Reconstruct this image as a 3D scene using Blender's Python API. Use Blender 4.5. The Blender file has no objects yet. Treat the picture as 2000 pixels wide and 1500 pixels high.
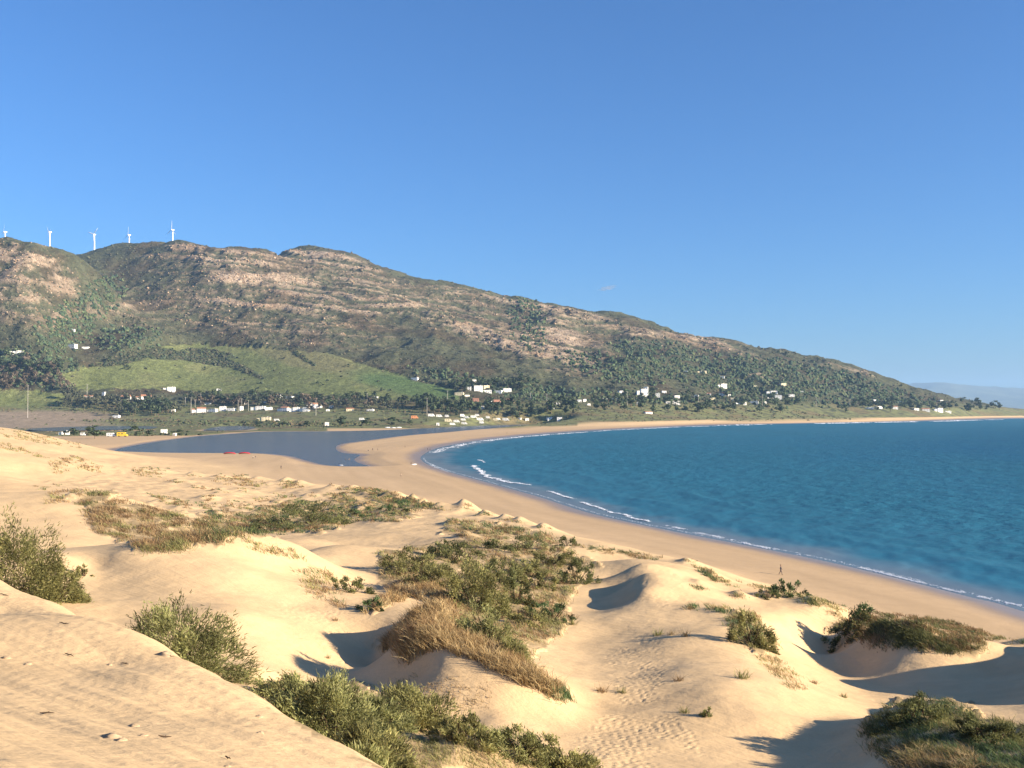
import bpy, math, random
import numpy as np

# ---------------------------------------------------------------- camera, sky, sun, exposure
SC = bpy.context.scene
COL = SC.collection
CAM_H = 30.0
F = 2000.0                                   # focal length in photograph pixels (2000 wide)
PITCH = math.atan(50.0 / F)                  # the horizon sits a little under the middle
cam_data = bpy.data.cameras.new('camera')
cam_data.sensor_fit = 'HORIZONTAL'
cam_data.sensor_width = 36.0
cam_data.lens = 36.0 * F / 2000.0
cam_data.clip_start = 0.1
cam_data.clip_end = 60000.0
cam = bpy.data.objects.new('camera', cam_data)
COL.objects.link(cam)
cam.location = (0, 0, CAM_H)
cam.rotation_euler = (math.pi / 2 + PITCH, 0, 0)
SC.camera = cam

SUN_EL = math.radians(19.0)
SUN_AZ = math.radians(109.0)                 # clockwise from +Y: right of the view and a little behind
world = bpy.data.worlds.new('World')
SC.world = world
world.use_nodes = True
wn = world.node_tree
bg = wn.nodes['Background']
sky = wn.nodes.new('ShaderNodeTexSky')
sky.sky_type = 'NISHITA'
sky.sun_disc = False
sky.sun_elevation = SUN_EL
sky.sun_rotation = SUN_AZ
sky.altitude = 30
sky.air_density = 1.0
sky.dust_density = 1.0
sky.ozone_density = 9.0
wn.links.new(sky.outputs[0], bg.inputs[0])
bg.inputs[1].default_value = 0.061

sun_data = bpy.data.lights.new('sun', 'SUN')
sun_data.energy = 4.2
sun_data.angle = math.radians(0.5)
sun_data.color = (1.0, 0.86, 0.67)
sun = bpy.data.objects.new('sun', sun_data)
COL.objects.link(sun)
SUN_DIR = np.array([math.sin(SUN_AZ) * math.cos(SUN_EL), math.cos(SUN_AZ) * math.cos(SUN_EL), math.sin(SUN_EL)])
from mathutils import Vector, Matrix
sun.rotation_euler = Vector(-SUN_DIR).to_track_quat('-Z', 'Y').to_euler()

SC.view_settings.view_transform = 'Standard'
SC.view_settings.look = 'None'
SC.view_settings.exposure = 1.68
SC.view_settings.gamma = 1.0
SC.view_settings.use_curve_mapping = False
SC.cycles.max_bounces = 5
SC.cycles.diffuse_bounces = 2
SC.cycles.glossy_bounces = 2
SC.cycles.transmission_bounces = 2
SC.cycles.volume_bounces = 0
SC.cycles.transparent_max_bounces = 8

rng = np.random.default_rng(7)
random.seed(7)

# ---------------------------------------------------------------- helpers
CP, SP = math.cos(PITCH), math.sin(PITCH)


def ray(px, py):
    """direction of a photograph pixel as (u, s): x/y and (z-30)/y"""
    px = np.asarray(px, float)
    py = np.asarray(py, float)
    h = (px - 1000.0) / F
    v = (750.0 - py) / F
    fy = CP - v * SP
    return h / fy, (SP + v * CP) / fy


def project(x, y, z):
    """home-view pixel of a point (used only to place colours and plants on the ground)"""
    dy = np.maximum(y, 1e-3)
    dz = z - CAM_H
    f = dy * CP + dz * SP
    return 1000 + F * x / f, 750 - F * (dz * CP - dy * SP) / f


_perm = np.random.default_rng(3).permutation(4096).astype(np.int64)
_ang = np.random.default_rng(4).random(4096) * 2 * math.pi
_gx, _gy = np.cos(_ang), np.sin(_ang)


def noise(x, y, seed=0):
    x = np.asarray(x, float) + seed * 17.31
    y = np.asarray(y, float) - seed * 9.77
    xi, yi = np.floor(x).astype(np.int64), np.floor(y).astype(np.int64)
    xf, yf = x - xi, y - yi
    u = xf * xf * xf * (xf * (xf * 6 - 15) + 10)
    v = yf * yf * yf * (yf * (yf * 6 - 15) + 10)

    def g(ix, iy, dx, dy):
        k = _perm[(_perm[ix & 4095] + iy) & 4095]
        return _gx[k] * dx + _gy[k] * dy
    a = g(xi, yi, xf, yf)
    b = g(xi + 1, yi, xf - 1, yf)
    c = g(xi, yi + 1, xf, yf - 1)
    d = g(xi + 1, yi + 1, xf - 1, yf - 1)
    return (a + (b - a) * u + (c - a) * v + (a - b - c + d) * u * v) * 1.5


def fbm(x, y, octaves=4, seed=0, gain=0.5, lac=2.03):
    t, a, f = 0, 1.0, 1.0
    for o in range(octaves):
        t = t + a * noise(x * f, y * f, seed + o * 3)
        a *= gain
        f *= lac
    return t


def ridged(x, y, octaves=4, seed=0):
    t, a, f = 0, 0.6, 1.0
    for o in range(octaves):
        t = t + a * (1 - 2 * np.abs(noise(x * f, y * f, seed + o * 5)))
        a *= 0.5
        f *= 2.1
    return t


def sstep(a, b, x):
    t = np.clip((x - a) / (b - a), 0, 1)
    return t * t * (3 - 2 * t)


def lerp(a, b, t):
    return a + (b - a) * t


def mixc(c, d, t):
    return c + (np.asarray(d) - c) * t[..., None]


class RBF:
    def __init__(self, pts, vals, c, lam=1e-6):
        self.p = np.asarray(pts, float)
        self.c2 = c * c
        n = len(self.p)
        d2 = ((self.p[:, None, :] - self.p[None]) ** 2).sum(-1)
        A = np.zeros((n + 3, n + 3))
        A[:n, :n] = -np.sqrt(d2 + self.c2) + lam * np.eye(n)
        P = np.concatenate([np.ones((n, 1)), self.p], 1)
        A[:n, n:] = P
        A[n:, :n] = P.T
        self.w = np.linalg.solve(A, np.concatenate([np.asarray(vals, float), np.zeros(3)]))

    def __call__(self, u, v):
        sh = u.shape
        u, v = u.ravel(), v.ravel()
        out = np.empty(len(u))
        n = len(self.p)
        for i in range(0, len(u), 40000):
            a, b = u[i:i + 40000], v[i:i + 40000]
            k = np.sqrt((a[:, None] - self.p[None, :, 0]) ** 2 + (b[:, None] - self.p[None, :, 1]) ** 2 + self.c2)
            out[i:i + 40000] = -k @ self.w[:n] + self.w[n] + a * self.w[n + 1] + b * self.w[n + 2]
        return out.reshape(sh)


def inside(x, y, poly):
    poly = np.asarray(poly, float)
    r = np.zeros(np.shape(x), bool)
    n = len(poly)
    for i in range(n):
        x0, y0 = poly[i]
        x1, y1 = poly[(i + 1) % n]
        if y0 == y1:
            continue
        c = (y0 > y) != (y1 > y)
        r ^= c & (x < (x1 - x0) * (y - y0) / (y1 - y0) + x0)
    return r


def line_dist(x, y, poly, closed=True):
    poly = np.asarray(poly, float)
    best = np.full(np.shape(x), 1e18)
    n = len(poly)
    for i in range(n if closed else n - 1):
        a, b = poly[i], poly[(i + 1) % n]
        d = b - a
        L = max(d @ d, 1e-9)
        t = np.clip(((x - a[0]) * d[0] + (y - a[1]) * d[1]) / L, 0, 1)
        q = (x - a[0] - t * d[0]) ** 2 + (y - a[1] - t * d[1]) ** 2
        best = np.minimum(best, q)
    return np.sqrt(best)


def smooth_line(pts, n=4, closed=False):
    """Catmull-Rom through points"""
    p = [np.asarray(q, float) for q in pts]
    out = []
    m = len(p)
    for i in range(m if closed else m - 1):
        if closed:
            a, b, c, d = p[(i - 1) % m], p[i], p[(i + 1) % m], p[(i + 2) % m]
        else:
            a, b, c, d = p[max(i - 1, 0)], p[i], p[i + 1], p[min(i + 2, m - 1)]
        for k in range(n):
            t = k / n
            out.append(0.5 * (2 * b + (c - a) * t + (2 * a - 5 * b + 4 * c - d) * t * t + (3 * b - a - 3 * c + d) * t ** 3))
    if not closed:
        out.append(p[-1])
    return np.array(out)


def mesh_np(name, verts, faces, mats=(), colors=None, attrs=None, smooth=False, normals=None, mat_idx=None):
    """mesh from numpy arrays; faces (n,3) or (n,4)"""
    me = bpy.data.meshes.new(name)
    verts = np.ascontiguousarray(verts, np.float32)
    faces = np.ascontiguousarray(faces, np.int32)
    k = faces.shape[1]
    me.vertices.add(len(verts))
    me.vertices.foreach_set('co', verts.ravel())
    me.loops.add(faces.size)
    me.loops.foreach_set('vertex_index', faces.ravel())
    me.polygons.add(len(faces))
    me.polygons.foreach_set('loop_start', np.arange(0, faces.size, k, dtype=np.int32))
    me.polygons.foreach_set('use_smooth', np.full(len(faces), smooth, bool))
    if mat_idx is not None:
        me.polygons.foreach_set('material_index', np.ascontiguousarray(mat_idx, np.int32))
    me.update(calc_edges=True)
    for m in mats:
        me.materials.append(m)
    if colors is not None:
        c = np.ones((len(verts), 4), np.float32)
        c[:, :3] = np.clip(colors, 0, 1)
        a = me.color_attributes.new('Col', 'FLOAT_COLOR', 'POINT')
        a.data.foreach_set('color', c.ravel())
    for an, av in (attrs or {}).items():
        a = me.attributes.new(an, 'FLOAT', 'POINT')
        a.data.foreach_set('value', np.ascontiguousarray(av, np.float32).ravel())
    if normals is not None:
        me.normals_split_custom_set_from_vertices(np.ascontiguousarray(normals, np.float32))
    return me


def add(name, data, parent=None, loc=None, **props):
    o = bpy.data.objects.new(name, data)
    COL.objects.link(o)
    if parent is not None:
        o.parent = parent
    if loc is not None:
        o.location = loc
    for k, v in props.items():
        o[k] = v
    return o


# ---------------------------------------------------------------- materials
def new_mat(name):
    m = bpy.data.materials.new(name)
    m.use_nodes = True
    nt = m.node_tree
    b = nt.nodes['Principled BSDF']
    return m, nt, b


def nd(nt, t, **kw):
    n = nt.nodes.new(t)
    for k, v in kw.items():
        setattr(n, k, v)
    return n


def math_node(nt, op, a, b=None, clamp=False):
    n = nd(nt, 'ShaderNodeMath', operation=op, use_clamp=clamp)
    for i, s in enumerate((a, b)):
        if s is None:
            continue
        if isinstance(s, (int, float)):
            n.inputs[i].default_value = s
        else:
            nt.links.new(s, n.inputs[i])
    return n.outputs[0]


def noise_tex(nt, vec, scale, detail=3, rough=0.55):
    n = nd(nt, 'ShaderNodeTexNoise')
    n.inputs['Scale'].default_value = scale
    n.inputs['Detail'].default_value = detail
    n.inputs['Roughness'].default_value = rough
    if vec is not None:
        nt.links.new(vec, n.inputs['Vector'])
    return n.outputs[0]


def attr(nt, name, out='Fac'):
    n = nd(nt, 'ShaderNodeAttribute', attribute_name=name)
    return n.outputs[out]


def map_range(nt, v, a, b, c, d):
    n = nd(nt, 'ShaderNodeMapRange')
    nt.links.new(v, n.inputs[0])
    for i, q in enumerate((a, b, c, d)):
        n.inputs[i + 1].default_value = q
    return n.outputs[0]


def scale_color(nt, col, fac):
    n = nd(nt, 'ShaderNodeVectorMath', operation='SCALE')
    nt.links.new(col, n.inputs[0])
    nt.links.new(fac, n.inputs[3])
    return n.outputs[0]


def flat_mat(name, col, rough=0.8, spec=0.3, var=0.15, scale=3.0, metallic=0.0):
    """plain paint or plaster with a little uneven grain"""
    m, nt, b = new_mat(name)
    tc = nd(nt, 'ShaderNodeTexCoord')
    v = map_range(nt, noise_tex(nt, tc.outputs['Object'], scale, 4), 0.3, 0.7, 1 - var, 1 + var)
    rgb = nd(nt, 'ShaderNodeRGB')
    rgb.outputs[0].default_value = (*col, 1)
    nt.links.new(scale_color(nt, rgb.outputs[0], v), b.inputs['Base Color'])
    b.inputs['Roughness'].default_value = rough
    b.inputs['Specular IOR Level'].default_value = spec
    b.inputs['Metallic'].default_value = metallic
    return m


def leaf_mat(name, translucent=0.25, rough=0.7):
    """plant colour from the per-blade colour of the mesh"""
    m, nt, b = new_mat(name)
    c = attr(nt, 'Col', 'Color')
    oi = nd(nt, 'ShaderNodeObjectInfo')
    f = map_range(nt, oi.outputs['Random'], 0, 1, 0.85, 1.15)
    c2 = scale_color(nt, c, f)
    nt.links.new(c2, b.inputs['Base Color'])
    b.inputs['Roughness'].default_value = rough
    b.inputs['Specular IOR Level'].default_value = 0.15
    tr = nd(nt, 'ShaderNodeBsdfTranslucent')
    nt.links.new(c2, tr.inputs['Color'])
    mx = nd(nt, 'ShaderNodeMixShader')
    mx.inputs[0].default_value = translucent
    nt.links.new(b.outputs[0], mx.inputs[1])
    nt.links.new(tr.outputs[0], mx.inputs[2])
    nt.links.new(mx.outputs[0], nt.nodes['Material Output'].inputs[0])
    return m

# ---------------------------------------------------------------- the lie of the land
def at_z(px, py, z):
    u, s = ray(px, py)
    D = (z - CAM_H) / s
    return float(u), float(D)


# waterline of the bay, seen pixels at z = 0
SHORE_PX = [(2000, 1195), (1900, 1168), (1800, 1142), (1725, 1123), (1600, 1094), (1460, 1066), (1300, 1035), (1150, 1002), (1050, 970),
            (960, 945), (870, 920), (826, 902), (826, 888), (865, 872), (950, 858), (1050, 848), (1150, 841), (1250, 836),
            (1400, 830), (1600, 826), (1800, 822), (1920, 818.5), (2000, 817)]
sh = []
for px, py in SHORE_PX:
    u, D = at_z(px, py, 0.0)
    sh.append((u * D, D))
sh = [(96, -200), (92, -40), (86, 40), (82, 90)] + sh + [(2550, 4100), (3000, 4700), (3400, 6200), (4200, 9000)]
SHORE = smooth_line(sh, 4)
SEA_POLY = np.concatenate([SHORE, [(6000, 31500), (30000, 31500), (30000, -200)]])

LAG_PX = [(222, 880), (300, 884), (400, 885), (500, 885.5), (560, 890), (600, 900), (632, 908), (670, 911), (722, 911.5), (700, 904), (692, 897),
          (703, 888), (668, 884), (656, 875), (668, 867), (720, 860), (780, 852), (850, 845.5), (930, 839), (1010, 834), (1060, 831.5), (1080, 829.5),
          (1000, 829.5), (900, 833), (800, 838), (720, 841), (620, 842.5), (520, 843), (470, 846), (400, 851), (340, 858), (280, 867)]
LAG_Z = 0.25
lg = []
for px, py in LAG_PX:
    u, D = at_z(px, py, LAG_Z)
    lg.append((u * D, D))
LAGOON = smooth_line(lg, 3, True)
MARSH = []
for strip in ([(60, 837), (180, 832.5), (300, 833), (285, 838), (180, 840), (90, 842)],
              [(400, 840), (430, 833), (470, 832), (500, 835), (470, 840)]):
    m_ = []
    for px, py in strip:
        u, D = at_z(px, py, LAG_Z)
        m_.append((u * D, D))
    MARSH.append(smooth_line(m_, 3, True))


def sea_sd(x, y):
    d = line_dist(x, y, SHORE, False)
    return np.where(inside(x, y, SEA_POLY), -d, d)


def poly_sd(x, y, P):
    d = line_dist(x, y, P)
    return np.where(inside(x, y, P), -d, d)


# dune field: (pixel x, pixel y, height)   |   ('u', pixel x, distance, height) for ground hidden behind a crest or out of frame
NEAR = [
    # camera's own dune, right-hand lip and the fall behind it
    ('d', -300, 1500, 11), ('d', 0, 1500, 11), ('d', 200, 1400, 17), ('d', 300, 1500, 13), ('d', 500, 1500, 14.3), ('d', 0, 1300, 21), ('d', 200, 1300, 22),
    ('d', 0, 1200, 29), ('d', -300, 1150, 30), ('d', -300, 1300, 20), ('d', 400, 1400, 18), ('d', 620, 1480, 15.8),
    ('d', -300, 1010, 40), ('d', -120, 1085, 37), ('d', 0, 1135, 34), ('d', 120, 1183, 31), ('d', 250, 1237, 28), ('d', 345, 1280, 25.6), ('d', 440, 1332, 23),
    ('d', 530, 1377, 21), ('d', 610, 1425, 19), ('d', 680, 1462, 17.5), ('d', 745, 1503, 16),
    ('u', -400, 4, 27.3), ('u', -400, 2.4, 27.7), ('u', 1000, 2.4, 28.0), ('u', 2400, 2.4, 26.6), ('u', -400, 7, 26.8), ('u', 2400, 6, 24.5), ('u', 1000, 4, 27.6), ('u', 400, 4, 27.7), ('u', 1700, 4, 26.5), ('u', 1000, 11, 25.2), ('u', 1400, 11, 23.0), ('u', 1000, 18, 22.0), ('u', 1300, 22, 19.0), ('u', 1800, 18, 19.5), ('u', 2200, 18, 18.5),
    ('u', 1000, 30, 16), ('u', 1500, 32, 14.0), ('u', 2000, 32, 15.0),
    ('u', -300, 56, 18.5), ('u', -100, 52, 18), ('u', 50, 48, 17.5), ('u', 200, 42, 17), ('u', 350, 37, 17), ('u', 480, 33, 17), ('u', 600, 29, 17), ('u', 700, 27, 17), ('u', 800, 24, 17.5),
    # floor behind the lip
    (100, 1168, 16.0), (200, 1150, 15.5), (300, 1180, 15.5), (180, 1110, 16.0), (-200, 1080, 16.5), (30, 1120, 16.5), (230, 1210, 15.6),
    (400, 1320, 16.0), (480, 1345, 16.2), (520, 1310, 15.5), (500, 1270, 14.6), (480, 1200, 15.4), (400, 1150, 15.6), (560, 1240, 13.9), (650, 1330, 12.8), (560, 1350, 14.6),
    # ridge one
    (130, 1089, 17), (240, 1084, 17), (350, 1078, 17), (402, 1062, 17.2), (470, 1048, 17.3), (520, 1046, 16.9), (580, 1062, 15.5),
    ('u', 130, 125, 10), ('u', 240, 128, 10), ('u', 350, 132, 9.5), ('u', 420, 138, 8.5), ('u', 490, 140, 8),
    (550, 1120, 14.4), (600, 1180, 13.8), (620, 1090, 12.4), (470, 1110, 16.0),
    # ridge two
    (600, 1078, 11.6), (645, 1065, 11.6), (710, 1068, 11.2), (780, 1072, 11.0), ('u', 645, 165, 8.2), ('u', 720, 168, 8.2), ('u', 800, 165, 8.4), (650, 1105, 11.5), (700, 1110, 11.2),
    (690, 1150, 11.6), (640, 1140, 13.2), (740, 1140, 11.0),
    # hollow and marram mound
    (640, 1250, 12.8), (690, 1280, 11.9), (700, 1318, 11.8), (730, 1240, 12.4), (755, 1295, 11.6), (730, 1270, 11.6), (670, 1210, 13.2),
    (790, 1150, 12.6), (800, 1195, 15.0), (815, 1228, 15.7), (845, 1253, 15.7), (775, 1250, 13.6), (770, 1200, 13.4), (850, 1290, 15.0), (835, 1312, 14.3), (795, 1328, 13.7), (745, 1338, 13.2), (800, 1285, 12.9),
    (890, 1266, 15.4), (930, 1280, 15.2), (1000, 1312, 14.7), (1060, 1340, 14.0), (1100, 1360, 13.2), (1000, 1285, 13.0), (940, 1255, 13.0), (1080, 1310, 12.0),
    (760, 1352, 13.4), (820, 1350, 13.8), (900, 1330, 14.4), (870, 1400, 13.4), (960, 1400, 13.4), (1040, 1400, 13.0), (1100, 1420, 12.6), (1150, 1380, 12.2),
    (860, 1450, 13.6), (940, 1452, 15.4), (900, 1475, 15.4), (985, 1478, 15.0), (1000, 1440, 13.6), (780, 1440, 14.6), (1080, 1480, 13.4), (700, 1400, 14.6),
    ('u', 940, 56, 13.2), ('u', 1000, 42, 13.6), (1100, 1560, 13.8), (850, 1560, 15.4), (1400, 1560, 13.6),
    # green basin
    (950, 1130, 10.2), (880, 1085, 10.0), (1000, 1060, 8.6), (1100, 1100, 8.8), (1050, 1180, 10.0), (960, 1210, 11.2), (1130, 1135, 8.8), (850, 1130, 11.6), (900, 1180, 12.0), (1080, 1240, 10.6), (1020, 1250, 11.6),
    # bowl and slip face
    (1100, 1255, 10.4), (1180, 1280, 10.6), (1140, 1200, 9.3), (1170, 1240, 10.0), (1240, 1260, 10.7),
    ('u', 1240, 101, 10.4), ('u', 1246, 109, 11.0), ('u', 1247, 118, 11.2), ('u', 1244, 127, 10.9), ('u', 1240, 136, 10.2), ('u', 1222, 109, 9.6), ('u', 1218, 119, 9.3), ('u', 1216, 129, 9.0),
    ('u', 1198, 107, 9.3), ('u', 1190, 117, 8.8), ('u', 1192, 130, 8.4), ('u', 1160, 119, 9.0), ('u', 1165, 130, 8.6), ('u', 1278, 109, 10.9), ('u', 1282, 120, 10.7), ('u', 1232, 152, 7.0),
    (1330, 1105, 8.4), (1150, 1065, 8.6), (1150, 1095, 7.6), (1320, 1170, 10.2),
    (1300, 1250, 11.2), (1250, 1320, 11.4), (1200, 1400, 12.4), (1100, 1460, 13.0), (1300, 1450, 12.6), (1400, 1350, 12.8), (1350, 1300, 12.0),
    (1370, 1190, 10.6), (1420, 1192, 10.8), (1400, 1210, 10.5), (1460, 1220, 10.4), (1500, 1262, 10.2), (1430, 1250, 11.0), (1400, 1150, 8.4), (1450, 1180, 8.6),
    (1500, 1330, 12.0), (1560, 1340, 11.0), (1500, 1400, 12.4), (1600, 1400, 11.2), (1600, 1450, 11.8), (1450, 1500, 12.8), (1440, 1300, 11.6), (1530, 1290, 10.0),
    (1545, 1168, 8.0), (1500, 1175, 8.0), (1590, 1185, 8.0), (1560, 1210, 8.2), (1500, 1230, 9.4), ('u', 1550, 146, 4),
    (1640, 1200, 7.2), (1560, 1260, 6.8), (1600, 1240, 6.2), (1640, 1270, 6.0), (1600, 1305, 6.8), (1680, 1310, 6.6), (1720, 1340, 7.0), (1640, 1350, 8.6), (1700, 1370, 8.4),
    # dark mound on the right, the hollow, and an unseen dune raised to shade them
    (1680, 1208, 9.2), (1740, 1206, 10.2), (1800, 1210, 10.6), (1860, 1220, 10.4), (1920, 1238, 9.8), (1980, 1252, 9.4), (2100, 1270, 10), (2300, 1310, 11.5),
    ('u', 1700, 128, 4), ('u', 1800, 128, 4), ('u', 1900, 122, 4), ('u', 2000, 116, 4.5), ('u', 2120, 105, 14.5), ('u', 2200, 112, 17.5), ('u', 2310, 117, 19), ('u', 2200, 140, 4), ('u', 2050, 132, 3.2),
    (1700, 1260, 7.0), (1780, 1270, 7.2), (1860, 1280, 7.6), (1820, 1310, 8.0), (1930, 1310, 8.0), (1880, 1340, 8.4), (2000, 1340, 9.2), (1960, 1390, 9.6), (1800, 1345, 8.0),
    ('u', 2080, 76, 11.2), ('u', 2170, 77, 16.0), ('u', 2260, 80, 18.5), ('u', 2370, 85, 18.5), ('u', 2160, 89, 15.6), ('u', 2080, 86, 10.6), ('u', 2300, 66, 16.0), ('u', 2130, 66, 12.6), ('u', 2105, 95, 12.0), ('u', 2150, 97, 17.0), ('u', 2240, 99, 19.5), ('u', 2340, 104, 18.5),  # unseen dune past the right edge, heights set to block the sun
    # grassy hummock in the bottom right corner
    (1800, 1362, 13.6), (1850, 1368, 13.8), (1730, 1395, 13.2), (1700, 1430, 13.2), (1780, 1420, 14.1), (1880, 1400, 14.2), (1950, 1420, 14.2), (2050, 1450, 14.4), (1850, 1450, 14.6), (1950, 1480, 15.0), (1760, 1470, 14.0),
    (1680, 1480, 12.8), (1640, 1500, 12.4), (1800, 1530, 15.2), (2050, 1540, 16.8), ('u', 1800, 66, 9.4), ('u', 1900, 64, 9.6), ('u', 2000, 66, 9.8), ('u', 2200, 50, 15.5),
    # second dune line at the left
    (20, 1000, 12.2), (60, 985, 13.0), (110, 962, 13.8), (160, 957, 13.8), (200, 962, 13.2), (260, 980, 11.6), (330, 1000, 10.2), (400, 1020, 9.0), (470, 1040, 7.6), (230, 1060, 9.6), (130, 1050, 11.0), (300, 1050, 8.6), (380, 1055, 7.6), (-200, 985, 14.0),
    ('u', 110, 225, 9.6), ('u', 160, 230, 9.4), ('u', 230, 235, 8.4), ('u', 330, 228, 7.0),
    (60, 930, 10.6), (0, 940, 11.4), (150, 940, 9.2), (260, 945, 8.0), (350, 960, 7.2), (430, 970, 6.6), (330, 930, 7.2), (200, 925, 9.2), (-200, 930, 13),
    (410, 995, 7.4), (450, 1000, 7.0), (480, 975, 6.0), (560, 985, 5.6),
    # third dune line
    (0, 868, 17.8), (50, 880, 15.8), (90, 895, 14.0), (140, 893, 13.6), (190, 912, 10.8), (240, 918, 9.0), (-250, 850, 23), ('u', 0, 430, 15.0), ('u', 90, 410, 11.6), ('u', 150, 410, 10.6), ('u', 230, 430, 6.5),
    (290, 920, 7.6), (350, 935, 6.2), (60, 910, 13.0),
    (0, 834, 21.0, 520), (50, 843, 18.2, 520), (100, 853, 15.6, 520), (150, 866, 12.2, 520), (200, 880, 8.0, 510), (-250, 812, 29, 520), ('u', 0, 620, 11), ('u', 100, 620, 6.0), ('u', 200, 640, 2.2), ('u', -250, 640, 18),
    # sand flats
    (300, 895, 5.0), (400, 895, 1.6), (500, 900, 1.3), (420, 915, 4.2), (520, 915, 2.6), (600, 925, 1.9), (680, 930, 1.7), (760, 910, 1.5), (760, 880, 1.3), (840, 935, 1.6), (720, 950, 2.3), (900, 965, 1.8),
    (780, 855, 1.3), (1000, 838, 2.0), (900, 848, 1.3), (480, 940, 4.6), (540, 942, 4.0), (430, 935, 5.6),
    # outer edge of the dune field
    (480, 938, 5.2), (560, 943, 5.0), (600, 955, 4.6), (655, 955, 5.6), (710, 962, 5.2), (765, 965, 5.6), (810, 980, 6.0), (850, 992, 6.2), (910, 993, 7.0), (950, 1008, 6.8), (1000, 1018, 6.6), (1050, 1028, 6.6), (1110, 1046, 6.8), (1160, 1060, 7.4), (1210, 1075, 7.6),
    (1280, 1085, 7.2), (1350, 1097, 7.0), (1400, 1118, 6.8), (1460, 1140, 6.8), (1620, 1172, 6.8), (1650, 1182, 6.8),
    ('u', 660, 400, 2.2), ('u', 765, 340, 2.4), ('u', 850, 300, 2.6), ('u', 910, 275, 2.7), ('u', 1000, 250, 2.8), ('u', 1050, 238, 2.8), ('u', 1110, 222, 2.9), ('u', 1210, 200, 3), ('u', 1350, 183, 3), ('u', 1460, 165, 3), ('u', 1620, 148, 3), ('u', 560, 410, 2.4),
    # mid field
    (600, 1000, 5.6), (540, 1020, 6.4), (660, 990, 5.6), (700, 1010, 6.4), (760, 1000, 6.2), (800, 1010, 6.6), (650, 1030, 7.0), (700, 1045, 8.2), (800, 1040, 8.4), (880, 1020, 8.0), (600, 1055, 9.0), (850, 1055, 8.9), (930, 1035, 7.6), (1050, 1055, 7.2), (1120, 1070, 7.6),
    (560, 965, 4.8), (620, 975, 4.8), (700, 980, 5.4),
    # beach
    (1000, 1000, 1.8), (1150, 1040, 2.0), (1300, 1070, 2.2), (1525, 1120, 1.9), (1700, 1165, 2.0), (1900, 1205, 2.2), (2000, 1225, 2.2), (1450, 1110, 2.5),
    ('u', -400, 900, 12), ('u', -100, 900, 5), ('u', 100, 900, 1.5), ('u', 500, 1100, 1), ('u', 900, 1100, 1), ('u', 1500, 900, 0), ('u', 2200, 900, 0), ('u', 1300, 500, 0), ('u', 2200, 400, 0), ('u', 2300, 160, 1.5),
]
npt, nval = [], []
for e in NEAR:
    if e[0] == 'u':
        u = (e[1] - 1000) / F
        npt.append((u, math.log(e[2])))
        nval.append(e[3])
    elif e[0] == 'd':
        u, s = ray(e[1], e[2])
        npt.append((float(u), math.log(e[3])))
        nval.append(CAM_H + float(s) * e[3])
    elif len(e) == 4:
        u, s = ray(e[0], e[1])
        npt.append((float(u), math.log(e[3])))
        nval.append(CAM_H + float(s) * e[3])
    else:
        u, D = at_z(*e)
        npt.append((u, math.log(D)))
        nval.append(e[2])
near_rbf = RBF(npt, nval, 0.02, 1e-3)

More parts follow.
